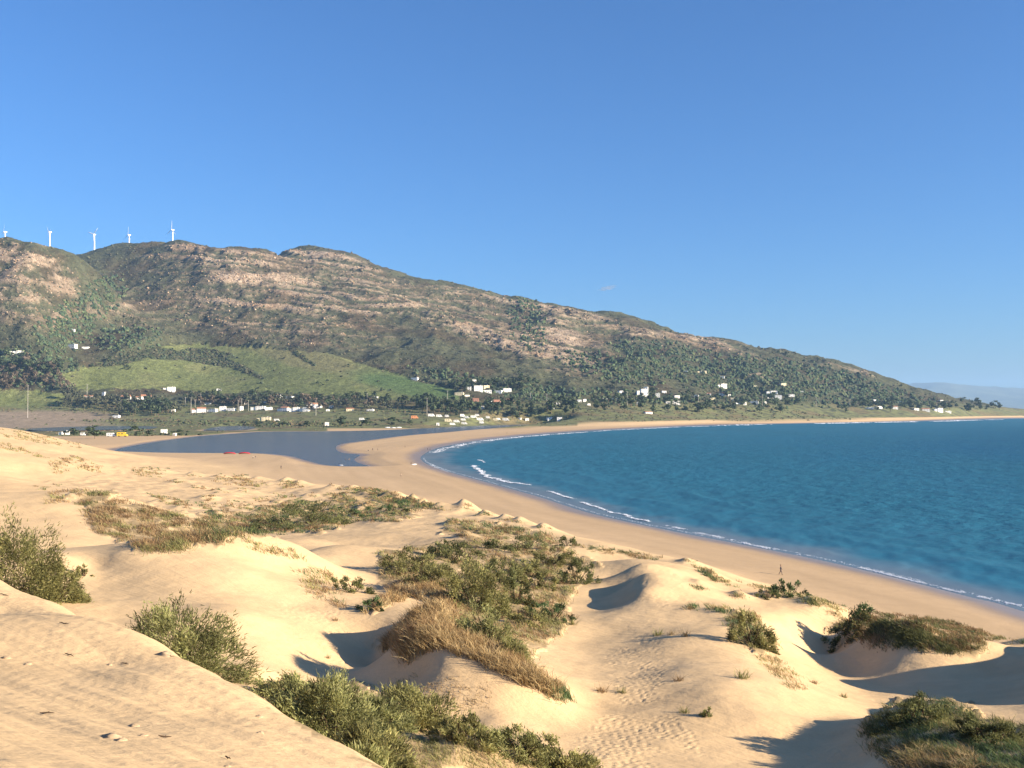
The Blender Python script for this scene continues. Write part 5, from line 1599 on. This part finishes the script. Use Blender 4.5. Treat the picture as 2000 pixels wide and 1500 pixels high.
for lab, px, py, h, w in [('large dark rounded bush tree on the bank beside the white lookout hut', 668, 833, 20, 1.75), ('dark rounded bush on the right of the largest bank bush', 715, 832, 15, 2.0), ('dark bush at the right end of the bank bushes', 765, 831, 16, 1.8), ('low dark bush left of the white lookout hut', 600, 832, 10, 2.4),
                          ('low dark bush farther left along the lagoon bank', 552, 832, 10, 2.4), ('low bush at the left end of the lagoon bank', 505, 834, 9, 2.2), ('dark bush on the bank right of the bank bushes', 800, 829, 10, 1.8),
                          ('round green tree in front of the yellow parked van', 185, 857, 20, 2.0), ('dark tree behind the white parked van', 265, 851, 18, 1.7), ('dark bush at the left end of the van thicket', 145, 852, 16, 1.9), ('small dark tree above the yellow van', 178, 848, 17, 1.7), ('low bush right of the small white hut by the vans', 352, 850, 11, 2.0), ('low bush between the vans and the white hut', 292, 851, 12, 2.2), ('thin low bush at the tip of the lagoon bank', 390, 852, 6, 2.2)]:
    tree('dark', px, py, h, w, lab)


# motorhomes and caravans
V_BODY = {}
def van_mesh(w, L, H, col):
    # body with a raked nose at +x
    prof = [(-0.5, 0.14), (0.46, 0.14), (0.5, 0.22), (0.5, 0.42), (0.42, 0.50), (0.30, 0.93), (0.24, 1.0), (-0.47, 1.0), (-0.5, 0.95)]
    V = [(x * L, s * w / 2, z * H) for s in (-1, 1) for x, z in prof]
    n = len(prof)
    Fq = [tuple(range(n)), tuple(range(2 * n - 1, n - 1, -1))] + [(i, n + i, n + (i + 1) % n, (i + 1) % n) for i in range(n)]
    me = bpy.data.meshes.new('body')
    me.from_pydata(V, [], Fq)
    me.materials.append(col)
    return me


def disc(r, w, n=10):
    V = [(r * math.cos(2 * math.pi * k / n), s * w / 2, r * math.sin(2 * math.pi * k / n)) for s in (-1, 1) for k in range(n)]
    Fq = [tuple(range(n)), tuple(range(2 * n - 1, n - 1, -1))] + [(i, n + i, n + (i + 1) % n, (i + 1) % n) for i in range(n)]
    me = bpy.data.meshes.new('wheel')
    me.from_pydata(V, [], Fq)
    me.materials.append(M_TYRE)
    return me


WHEEL = disc(0.42, 0.26)
BODY = {(k, c): van_mesh(2.3, k, 2.9, m) for k in (6.2, 8.5) for c, m in (('w', M_WHITE), ('y', M_YELL), ('p', flat_mat('orange_van_paint', (0.55, 0.22, 0.09), 0.5, 0.4, 0.05, 1)), ('c', M_CREAM))}


def van(label, px, py, wpx, c='w', yaw=0, dmin=900, group='motorhomes parked on the grass'):
    x, y, z = hit(px, py, dmin)
    L = wpx * y / F
    k = 6.2 if L < 9 else 8.5
    s = L / k
    s = float(np.clip(s, 0.9, 1.6))
    r = add('motorhome', None, None, (x, y, z), label=label, category='motorhome', group=group)
    r.rotation_euler = (0, 0, math.radians(yaw))
    r.scale = (s, s, s * 1.3)
    add('body', BODY[(k, c)], r)
    for a in (-0.3, 0.3):
        for b_ in (-1.08, 1.08):
            add('wheel', WHEEL, r, (a * k, b_, 0.42))
    for a, w_ in ((-0.28, 0.9), (0.02, 1.1)):
        for b_ in (-1.165, 1.165):
            o = add('window', U_WIN, r, (a * k, b_, 1.95))
            o.scale = (w_, 0.04, 0.6)
    o = add('windscreen', U_WIN, r, (0.375 * k, 0, 2.0))
    o.scale = (0.10, 1.9, 0.8)
    o.rotation_euler = (0, math.radians(-28), 0)


for v in [
    ('white motorhome at the left end of the rear parking row', 843, 814, 13, 'w', 8), ('white motorhome second in the rear parking row', 858, 815, 12, 'w', 4), ('small white van third in the rear parking row', 873, 815, 8, 'w', 0), ('white van behind the pair of stacked campers', 903, 814, 9, 'w', 20), ('low white camper right of the rear row', 911, 817, 11, 'w', -6),
    ('white camper in the middle of the rear right row', 925, 817, 12, 'w', 5), ('small white van right of the middle camper', 932, 814, 8, 'w', 0), ('orange van alone on the grass left of the rear row', 810, 818, 14, 'p', 10),
    ('long cream motorhome of the front parking row', 876, 825, 18, 'c', 4), ('white camper behind the long cream motorhome', 892, 826, 12, 'w', 0), ('white camper in front of the long cream motorhome', 884, 831, 11, 'w', 6), ('white van above the nearest camper', 905, 822, 10, 'w', 3), ('nearest white camper by the lagoon end', 907, 829, 11, 'w', -4),
    ('white camper under the dark trees right of the nearest one', 938, 822, 15, 'w', 5), ('white van just below the camper under the trees', 941, 828, 9, 'w', 2), ('small grey white van between camper groups', 953, 818, 8, 'w', 0), ('cream camper at the left of the right pair', 968, 823, 11, 'c', 0), ('tall white camper in the right pair', 973, 821, 9, 'w', 12), ('white caravan at the right end of the campers', 988, 823, 13, 'w', -5),
    ('white van at the right of the pale field shed', 541, 823, 11, 'w', 3), ('white van by the bushes right of the field shed', 707, 821, 11, 'w', 0)]:
    van(*v)
van('yellow bus-like van parked by the lagoon tip', 239, 853, 20, 'y', 0, 900, 'vans by the lagoon tip')
van('white van left of the yellow van by the lagoon tip', 217, 853, 17, 'w', 0, 900, 'vans by the lagoon tip')
van('white van half hidden by the round tree left of the yellow van', 162, 851, 9, 'w', 0, 900, 'vans by the lagoon tip')

# white upturned dinghies on the far bank
def hull_mesh(L, w, h):
    V, Fq = [], []
    n, m = 9, 7
    for i in range(n):
        t = i / (n - 1) * 2 - 1
        ww = w / 2 * (1 - abs(t) ** 2.4) + 0.02
        for k in range(m):
            a = math.pi * k / (m - 1)
            V.append((t * L / 2, ww * math.cos(a), h * math.sin(a) * (1 - 0.5 * t * t)))
    for i in range(n - 1):
        for k in range(m - 1):
            Fq.append((i * m + k, i * m + k + 1, (i + 1) * m + k + 1, (i + 1) * m + k))
    return mesh_np('hull', np.array(V), np.array(Fq), [M_WHITE], smooth=True)


HULL = hull_mesh(4.2, 1.5, 0.6)
KEEL = mesh_np('keel', *box(-1.8, 1.6, -0.04, 0.04, 0.52, 0.72), [M_ROGREY])


def boat(label, px, py, yaw, s=1.0, dmin=0):
    x, y, z = hit(px, py, dmin)
    r = add('dinghy', None, None, (x, y, z + 0.02), label=label, category='boat', group='upturned white dinghies')
    r.rotation_euler = (0, 0, math.radians(yaw))
    r.scale = (s, s, s)
    add('hull', HULL, r)
    add('keel', KEEL, r)


boat('small white boat drawn up at the end of the lagoon channel', 665, 909.5, -35, 1.0)
boat('left white dinghy on the far lagoon bank', 757, 835.5, 5, 2.0)
boat('middle white dinghy on the far lagoon bank', 768, 836, -8, 2.0)
boat('right white dinghy on the far lagoon bank', 779, 835.5, 10, 2.0)

# utility poles
M_POLE = flat_mat('pale_concrete_pole', (0.50, 0.46, 0.40), 0.9, 0.1, 0.1, 1)
def pole(label, px, py, hpx, dmin=1200, thick=1.0):
    x, y, z = hit(px, py, dmin)
    H = hpx * y / F
    r = add('utility_pole', None, None, (x, y, z), label=label, category='utility pole', group='utility poles on the plain')
    v, f = tube([(0, 0, -1), (0, 0, H * 0.5), (0, 0, H)], [0.42 * thick, 0.34 * thick, 0.24 * thick], 8)
    add('mast', mesh_np('mast', v, f, [M_POLE], smooth=True), r)
    add('crossarm', mesh_np('crossarm', *box(-2.2, 2.2, -0.15, 0.15, H - 0.9, H - 0.6), [M_POLE]), r)
    for k in (-1.9, 0.75, 1.9):
        v, f = tube([(k, 0, H - 0.6), (k, 0, H - 0.1)], [0.12, 0.08], 6)
        add('insulator', mesh_np('insulator', v, f, [M_ROGREY]), r)


for p in [('tall pole standing alone in the brown field at the far left', 54, 816, 64), ('pole on the edge of the meadow at the left', 131, 778, 16), ('pole above the grey barn at the left', 170, 772, 22), ('leftmost short pole of the line above the long white row', 362, 793, 17),
          ('tall pole in front of the arched white house', 373, 808, 32), ('tallest pole behind the arched white house', 392, 793, 24), ('short pole behind the arched white house', 381, 795, 14), ('thick pole left of the narrow white house', 465, 805, 24), ('thin pole behind the narrow white house', 472, 794, 16), ('thick pole right of the narrow white house', 485, 803, 22),
          ('pole in front of the villa with red gable', 617, 812, 30), ('slim pole against the green hill right of the villa', 717, 792, 24), ('tall pole left of the motorhomes', 834, 813, 36), ('slim pole behind the motorhome clump', 874, 793, 30), ('tall pole on the slope right of the terrace houses', 1068, 797, 28),
          ('short pole left of the tall slope pole', 1036, 779, 12), ('pole below the large hillside villa', 1225, 792, 28), ('pole in front of the narrow hillside house', 1364, 793, 20), ('pole right of the white hillside houses', 1489, 793, 22), ('pole on the scrub slope right of the hillside houses', 1594, 794, 18), ('slim pole near the headland shore', 1660, 793, 14), ('slim mast on the headland ridge by the pines', 1525, 690, 12)]:
    pole(*p)

# wind turbines on the saddle
M_TURB = flat_mat('turbine_white', (0.80, 0.80, 0.80), 0.4, 0.4, 0.03, 0.5)
def turbine(label, px, hub_py, base_py, D, blade_px, phase, yaw):
    u, s = ray(px, base_py)
    u2_, s2_ = ray(px, hub_py)
    x, y = float(u) * D, D
    zb = min(CAM_H + float(s) * D, float(ground(x, y)))
    zh = CAM_H + float(s2_) * D
    B = blade_px * D / F
    r = add('wind_turbine', None, None, (x, y, zb), label=label, category='wind turbine', group='wind turbines along the mountain saddle')
    r.rotation_euler = (0, 0, math.radians(yaw))
    H = zh - zb
    v, f = tube([(0, 0, -3), (0, 0, H * 0.5), (0, 0, H - 1)], [3.3, 2.5, 1.7], 12)
    add('tower', mesh_np('tower', v, f, [M_TURB], smooth=True), r)
    v, f = tube([(0, 6.5, H), (0, 5, H), (0, -3.4, H), (0, -4.4, H)], [1.3, 2.2, 2.2, 1.6], 8)
    add('nacelle', mesh_np('nacelle', v, f, [M_TURB], smooth=True), r)
    v, f = tube([(0, -4.4, H), (0, -5.6, H), (0, -6.8, H)], [1.9, 1.7, 0.2], 10)
    add('hub', mesh_np('hub', v, f, [M_TURB], smooth=True), r)
    for k in range(3):
        a = math.radians(phase + 120 * k)
        d = np.array([math.sin(a), 0, math.cos(a)])
        e = np.array([math.cos(a), 0, -math.sin(a)])
        c0 = np.array([0, -5.4, H])
        V = []
        for t, w_, th in ((0.03, 0.7, 0.6), (0.22, 1.5, 0.45), (0.6, 1.0, 0.25), (1.0, 0.3, 0.1)):
            p = c0 + d * B * t
            for sx, sy in ((-1, 0), (0, -1), (1.4, 0), (0, 1)):
                V.append(p + e * sx * w_ + np.array([0, 1, 0]) * sy * th)
        Fq = [(i * 4 + k2, i * 4 + (k2 + 1) % 4, (i + 1) * 4 + (k2 + 1) % 4, (i + 1) * 4 + k2) for i in range(3) for k2 in range(4)] + [(12, 13, 14, 15)]
        add('blade', mesh_np('blade', np.array(V), np.array(Fq), [M_TURB], smooth=True), r)


turbine('leftmost wind turbine half sunk behind the left summit', 10, 453, 470, 3700, 15, 20, -50)
turbine('wind turbine behind the right shoulder of the left summit', 97, 453, 490, 3750, 15, 80, -50)
turbine('wind turbine in the middle of the saddle with blades spread up', 184, 458, 498, 3900, 18, 50, -30)
turbine('wind turbine at the right of the saddle', 252, 459, 497, 3900, 16, 10, -45)
turbine('tallest wind turbine next to the rocky summit knob', 337, 449, 488, 3800, 18, 5, -40)

# ---------------------------------------------------------------- red kites and people
M_RED = flat_mat('red_kite_cloth', (0.62, 0.03, 0.04), 0.6, 0.3, 0.06, 1)
M_DKCLOTH = flat_mat('black_cloth', (0.03, 0.03, 0.035), 0.8, 0.2, 0.1, 1)
M_LTCLOTH = flat_mat('pale_cloth', (0.62, 0.58, 0.50), 0.8, 0.2, 0.1, 1)


def kite(label, px, py, wpx):
    x, y, z = hit(px, py)
    W = wpx * y / F
    r = add('kite', None, None, (x, y, z), label=label, category='kite', group='red inflatable kites on the sand')
    n = 15
    t = np.linspace(-1, 1, n)
    lead = np.stack([t * W / 2, 0.9 * t * t - 0.4, 0.30 + 0.75 * (1 - t * t) ** 0.8], 1)
    trail = np.stack([t * W / 2 * 0.94, 0.9 * t * t - 0.4 + 2.6 * (1 - 0.75 * t * t), 0.08 + 0.30 * (1 - t * t)], 1)
    mid = (lead + trail) / 2 + [0, 0, 0.3]
    V = np.concatenate([lead, mid, trail])
    Fq = [(a * n + i, a * n + i + 1, (a + 1) * n + i + 1, (a + 1) * n + i) for a in range(2) for i in range(n - 1)]
    me = mesh_np('canopy', V, np.array(Fq), [M_RED], smooth=True)
    o = add('canopy', me, r)
    md = o.modifiers.new('thickness', 'SOLIDIFY')
    md.thickness = 0.04
    v, f = tube(lead, [0.12] + [0.26] * (n - 2) + [0.12], 8)
    add('leading_edge', mesh_np('leading_edge', v, f, [M_RED], smooth=True), r)
    for i in (3, 7, 11):
        v, f = tube([lead[i], mid[i] + [0, 0, 0.08], trail[i]], [0.16, 0.13, 0.06], 6)
        add('strut', mesh_np('strut', v, f, [M_DKCLOTH], smooth=True), r)


kite('left red kite lying on the sand at the lagoon edge', 448, 887, 24)
kite('right red kite lying on the sand at the lagoon edge', 477, 887, 23)


def clothed(name, top, legs):
    m, nt, b = new_mat(name)
    tc = nd(nt, 'ShaderNodeTexCoord')
    sp = nd(nt, 'ShaderNodeSeparateXYZ')
    nt.links.new(tc.outputs['Object'], sp.inputs[0])
    cr = nd(nt, 'ShaderNodeValToRGB')
    cr.color_ramp.interpolation = 'CONSTANT'
    e = cr.color_ramp.elements
    e[0].position, e[0].color = 0.0, (0.04, 0.035, 0.03, 1)
    e[1].position, e[1].color = 0.05, (*legs, 1)
    for p, c in ((0.53, top), (0.845, (0.42, 0.26, 0.18))):
        q = e.new(p)
        q.color = (*c, 1)
    nt.links.new(math_node(nt, 'DIVIDE', sp.outputs['Z'], 1.76), cr.inputs[0])
    nt.links.new(cr.outputs[0], b.inputs['Base Color'])
    b.inputs['Roughness'].default_value = 0.85
    return m


M_HAIR = flat_mat('dark_hair', (0.035, 0.022, 0.015), 0.7, 0.2, 0.1, 30)


def person_mesh(pose, mat):
    """skeleton of joints grown into one skin"""
    J = dict(pelvis=((0, 0, 0.95), .13), waist=((0, 0, 1.10), .12), chest=((0, 0.01, 1.32), .15), neck=((0, 0, 1.50), .055), head=((0, -0.02, 1.60), .085), crown=((0, -0.01, 1.70), .075), nose=((0, -0.10, 1.615), .022))
    if pose == 'walk':
        leg = [((-0.10, 0, 0.90), .095), ((-0.11, -0.16, 0.50), .065), ((-0.11, -0.22, 0.09), .045), ((-0.12, -0.38, 0.04), .035)], [((0.10, 0, 0.90), .095), ((0.11, 0.08, 0.50), .065), ((0.11, 0.34, 0.14), .045), ((0.12, 0.24, 0.04), .035)]
        arm = [((-0.19, 0, 1.42), .06), ((-0.25, 0.12, 1.15), .045), ((-0.24, 0.05, 0.90), .035), ((-0.23, 0.0, 0.80), .03)], [((0.19, 0, 1.42), .06), ((0.25, -0.05, 1.14), .045), ((0.24, -0.20, 0.94), .035), ((0.23, -0.27, 0.87), .03)]
    elif pose == 'sit':
        dz = 0.78
        for k in list(J):
            (a, b_, c), r = J[k]
            J[k] = ((a, b_ + 0.05 * (c - 0.95), c - dz), r)
        leg = [((-0.10, -0.05, 0.16), .095), ((-0.12, -0.42, 0.48), .065), ((-0.12, -0.66, 0.09), .045), ((-0.12, -0.80, 0.05), .035)], [((0.10, -0.05, 0.16), .095), ((0.13, -0.40, 0.45), .065), ((0.13, -0.68, 0.09), .045), ((0.13, -0.82, 0.05), .035)]
        arm = [((-0.19, 0, 0.64), .06), ((-0.26, -0.10, 0.42), .045), ((-0.16, -0.32, 0.42), .035), ((-0.10, -0.40, 0.42), .03)], [((0.19, 0, 0.64), .06), ((0.26, -0.10, 0.42), .045), ((0.16, -0.32, 0.42), .035), ((0.10, -0.40, 0.42), .03)]
    else:
        leg = [((-0.10, 0, 0.90), .095), ((-0.12, -0.01, 0.50), .065), ((-0.13, 0.02, 0.09), .045), ((-0.14, -0.13, 0.04), .035)], [((0.10, 0, 0.90), .095), ((0.13, -0.02, 0.50), .065), ((0.15, 0.02, 0.09), .045), ((0.17, -0.13, 0.04), .035)]
        arm = [((-0.19, 0, 1.42), .06), ((-0.26, 0.02, 1.15), .045), ((-0.25, -0.06, 0.90), .035), ((-0.24, -0.08, 0.80), .03)], [((0.19, 0, 1.42), .06), ((0.27, 0.02, 1.15), .045), ((0.20, -0.20, 1.05), .035), ((0.12, -0.26, 1.06), .03)]
    V, R, E = [], [], []
    idx = {}
    for k, (p, r) in J.items():
        idx[k] = len(V)
        V.append(p)
        R.append(r)
    E += [(idx['pelvis'], idx['waist']), (idx['waist'], idx['chest']), (idx['chest'], idx['neck']), (idx['neck'], idx['head']), (idx['head'], idx['crown']), (idx['head'], idx['nose'])]
    for chain, root in [(c, 'pelvis') for c in leg] + [(c, 'chest') for c in arm]:
        prev = idx[root]
        for p, r in chain:
            V.append(p)
            R.append(r)
            E.append((prev, len(V) - 1))
            prev = len(V) - 1
    me = bpy.data.meshes.new('person')
    me.from_pydata(V, E, [])
    me.materials.append(mat)
    return me, R, J


def person(label, px, py, pose='stand', yaw=0, top=(0.05, 0.05, 0.06), legs=(0.03, 0.03, 0.04), group='people on the beach', key=[0]):
    x, y, z = hit(px, py)
    key[0] += 1
    me, R, J = person_mesh(pose, clothed('clothes', top, legs))
    o = add('person', me, None, (x, y, z), label=label, category='person', group=group)
    o.rotation_euler = (0, 0, math.radians(yaw))
    md = o.modifiers.new('skin', 'SKIN')
    me.skin_vertices[0].data  # created with the modifier
    for i, sv in enumerate(me.skin_vertices[0].data):
        sv.radius = (R[i] * 1.12, R[i] * 1.12)
        sv.use_root = (i == 0)
    sb = o.modifiers.new('smooth', 'SUBSURF')
    sb.levels = 1
    sb.render_levels = 1
    hx, hy, hz_ = J['crown'][0]
    v, f = lump(11, 8, 3)
    hm = mesh_np('hair', v * [0.105, 0.115, 0.16] + [0, 0.02, 0.0], f, [M_HAIR], smooth=True)
    add('hair', hm, o, (hx, hy, hz_ - 0.01))
    return o


for p in [('lone person in dark clothes walking along the beach towards the right', 1525, 1123, 'walk', 75, (0.035, 0.035, 0.05), (0.10, 0.07, 0.06)),
          ('left of two people standing below the red kites', 494, 895.5, 'stand', 10, (0.50, 0.42, 0.33), (0.05, 0.05, 0.06)), ('right of two people standing below the red kites', 499, 895.5, 'stand', -30, (0.05, 0.05, 0.06), (0.35, 0.26, 0.18)),
          ('person crouched in dark clothes at the right end of the kites', 491, 885.5, 'sit', 40, (0.03, 0.03, 0.03), (0.03, 0.03, 0.03)),
          ('person in dark clothes standing alone between kites and channel', 549, 916, 'stand', 20, (0.10, 0.08, 0.06), (0.05, 0.045, 0.04)),
          ('person sitting at the left of the group on the spit', 719, 881, 'sit', 30, (0.04, 0.04, 0.04), (0.06, 0.05, 0.05)), ('person standing in the middle of the group on the spit', 728, 880, 'stand', -20, (0.03, 0.03, 0.03), (0.05, 0.04, 0.04)), ('person standing at the right of the group on the spit', 738, 880, 'stand', 0, (0.40, 0.30, 0.20), (0.10, 0.08, 0.06)),
          ('dark clothed person alone in the middle of the spit', 791, 874, 'stand', 90, (0.03, 0.03, 0.03), (0.03, 0.03, 0.03)), ('left person of the pair near the water on the spit', 835, 879, 'walk', 60, (0.05, 0.04, 0.04), (0.03, 0.03, 0.03)), ('right person of the pair near the water on the spit', 840, 879, 'walk', -70, (0.10, 0.08, 0.06), (0.05, 0.05, 0.05)),
          ('person beside the white board at the water edge', 803, 908, 'stand', 30, (0.12, 0.09, 0.07), (0.06, 0.05, 0.05)), ('pale clothed person walking on the open sand', 783, 932, 'walk', 120, (0.52, 0.40, 0.28), (0.25, 0.18, 0.12)),
          ('left person sitting by the lagoon inlet', 675, 899, 'sit', 20, (0.05, 0.04, 0.04), (0.08, 0.06, 0.05)), ('right person sitting by the lagoon inlet', 682, 898, 'sit', -30, (0.45, 0.38, 0.30), (0.30, 0.20, 0.14)),
          ('distant person on the far curve of the beach', 990, 847, 'walk', 80, (0.05, 0.04, 0.04), (0.05, 0.04, 0.04)), ('distant pale person farther along the curve of the beach', 1108, 841, 'walk', 80, (0.3, 0.25, 0.2), (0.1, 0.08, 0.07))]:
    person(*p)

# white sailing board lying at the water edge
x, y, z = hit(808, 908)
r = add('sailboard', None, None, (x, y, z), label='white board with pale sail lying at the water edge of the spit', category='board')
hb = hull_mesh(2.9, 0.75, 0.22)
add('board', hb, r).rotation_euler = (0, 0, 0.3)
me = bpy.data.meshes.new('sail')
me.from_pydata([(-1.2, 0.5, 0.1), (1.8, 0.8, 0.12), (1.2, 2.4, 0.5), (-0.6, 1.9, 0.45), (0.3, 1.3, 0.6)], [], [(0, 1, 4), (1, 2, 4), (2, 3, 4), (3, 0, 4)])
me.materials.append(M_LTCLOTH)
o = add('sail', me, r)
o.modifiers.new('thickness', 'SOLIDIFY').thickness = 0.03

# ---------------------------------------------------------------- surf
M_FOAM = flat_mat('white_foam', (0.82, 0.84, 0.85), 0.7, 0.3, 0.1, 2)


def foam(label, line, n, width, size, gaps=0.3, zlift=0.06, seed=1):
    """broken lines of foam flecks lying on the water; line in home-view pixels at sea level, or world points"""
    r = np.random.default_rng(seed)
    P = np.array([(lambda q: (q[0] * q[1], q[1]))(at_z(a, b_, 0.0)) for a, b_ in line]) if not isinstance(line, np.ndarray) else line
    P = smooth_line(P, 6)
    seg = np.linalg.norm(np.diff(P, axis=0), axis=1)
    cum = np.concatenate([[0], np.cumsum(seg)])
    t = r.random(n * 3) * cum[-1]
    keep = noise(t / (cum[-1] / 14.0), t * 0 + seed, 7) + 0.5 * noise(t / (cum[-1] / 50.0), t * 0 + seed, 9) + 0.5 * noise(t / (cum[-1] / 160.0), t * 0 + seed, 12) > gaps - 0.3
    t = t[keep][:n]
    x = np.interp(t, cum, P[:, 0])
    y = np.interp(t, cum, P[:, 1])
    w = width * r.normal(size=len(t)) * 0.7 + 1.6 * width * noise(t / 9.0, t * 0, 11)
    i = np.clip(np.searchsorted(cum, t) - 1, 0, len(seg) - 1)
    tx, ty = np.diff(P, axis=0)[i].T / seg[i]
    x, y = x - ty * w, y + tx * w
    z = swell(x, y, sea_sd(x, y)) + zlift
    m = len(x)
    k = 6
    a = np.arange(k) * 2 * math.pi / k
    s = 0.75 * size * (0.3 + r.random(m) ** 2 * 1.4)
    ring = np.stack([np.cos(a), np.sin(a)], 1)[None] * (1 + 0.3 * r.normal(size=(m, k, 1))) * s[:, None, None]
    along_, across = ring[:, :, 0] * 1.8, ring[:, :, 1] * 0.7
    X = x[:, None] + along_ * tx[:, None] - across * ty[:, None]
    Y = y[:, None] + along_ * ty[:, None] + across * tx[:, None]
    V = np.concatenate([np.stack([X, Y, np.repeat(z[:, None] - 0.05, k, 1)], -1), np.stack([x, y, z + 0.25 * s], -1)[:, None]], 1)
    o = (np.arange(m) * (k + 1))[:, None]
    T = np.concatenate([o + [q, (q + 1) % k, k] for q in range(k)], 0)
    return add('surf_foam', mesh_np('surf_foam', V.reshape(-1, 3), T, [M_FOAM], smooth=True), kind='stuff', label=label, category='foam')


foam('breaking white wave curling off the spit', [(924, 909), (938, 921), (955, 932), (985, 940), (1010, 944), (1032, 947)], 1500, 0.9, 0.36, -0.05, 0.22, 1)
foam('white wave line running towards the right beach', [(1070, 960), (1100, 969), (1140, 984), (1180, 996), (1230, 1010), (1275, 1021)], 1500, 0.55, 0.22, 0.05, 0.2, 2)
foam('thin foam trace in the middle of the beach', [(1300, 1027), (1360, 1040), (1430, 1055), (1500, 1072), (1565, 1085)], 700, 0.6, 0.14, 0.25, 0.1, 3)
foam('foam line near the right edge of the beach', [(1660, 1104), (1720, 1119), (1765, 1129), (1830, 1146), (1900, 1163), (1990, 1183)], 1200, 0.4, 0.10, 0.15, 0.08, 4)
foam('small white cap beyond the breaking wave', [(934, 898), (945, 902), (950, 903)], 90, 0.8, 0.35, -0.2, 0.15, 5)
foam('foam along the inner curve of the bay', [(850, 884), (880, 874), (930, 864), (1000, 855), (1060, 850), (1130, 845), (1180, 841.5)], 1500, 2.6, 0.7, 0.0, 0.1, 6)
foam('thin foam along the far curve of the beach', [(1180, 841), (1250, 837.5), (1330, 834), (1400, 832)], 600, 3.0, 1.1, 0.1, 0.1, 7)
foam('surf breaking along the far beach', [(1400, 831.5), (1500, 829), (1600, 827.5), (1720, 825), (1820, 823.3), (1900, 821), (1960, 819.5)], 1000, 8.0, 2.6, 0.25, 0.2, 8)
foam('swash film edge on the near wet sand', [(840, 907), (880, 925), (960, 949), (1050, 974), (1150, 1005), (1300, 1038)], 900, 0.8, 0.22, 0.3, 0.04, 9)

# ---------------------------------------------------------------- one wisp of cloud, beyond and above the haze
mc_ = bpy.data.materials.new('cloud_vapour')
mc_.use_nodes = True
nt = mc_.node_tree
nt.nodes.remove(nt.nodes['Principled BSDF'])
pv = nd(nt, 'ShaderNodeVolumePrincipled')
pv.inputs['Color'].default_value = (0.5, 0.5, 0.52, 1)
pv.inputs['Density'].default_value = 0.0028
nt.links.new(pv.outputs[0], nt.nodes['Material Output'].inputs['Volume'])
u, s_ = ray(1185, 564)
D = 34000.0
parts = []
for k, (dx, dz, r_) in enumerate([(-130, -40, 120), (0, 0, 150), (120, 50, 130), (220, 95, 80)]):
    v, f = lump(k + 20, 10, 4)
    low_ = v * [1, 1, -0.6]
    parts += [(v * [r_ * 1.3, r_, r_ * 0.8] + [dx, 0, dz], f), (low_ * [r_ * 1.3, r_, r_ * 0.8] + [dx, 0, dz], f[:, ::-1])]
v, f = join(parts)
add('cloud', mesh_np('cloud', v, f, [mc_], smooth=True), None, (float(u) * D, D, CAM_H + float(s_) * D), label='one faint grey wisp of cloud above the mountain slope', category='cloud')

k = [i for i in range(len(SHORE)) if 88 < SHORE[i][1] < 640]
line = np.array([SHORE[i] for i in k])
nv = np.stack([np.gradient(line[:, 1]), -np.gradient(line[:, 0])], 1)
line = line + 2.2 * unit(nv)
foam('thin white edge of the last wash along the near beach', line[::2], 3200, 0.35, 0.13, -0.35, 0.03, 14)
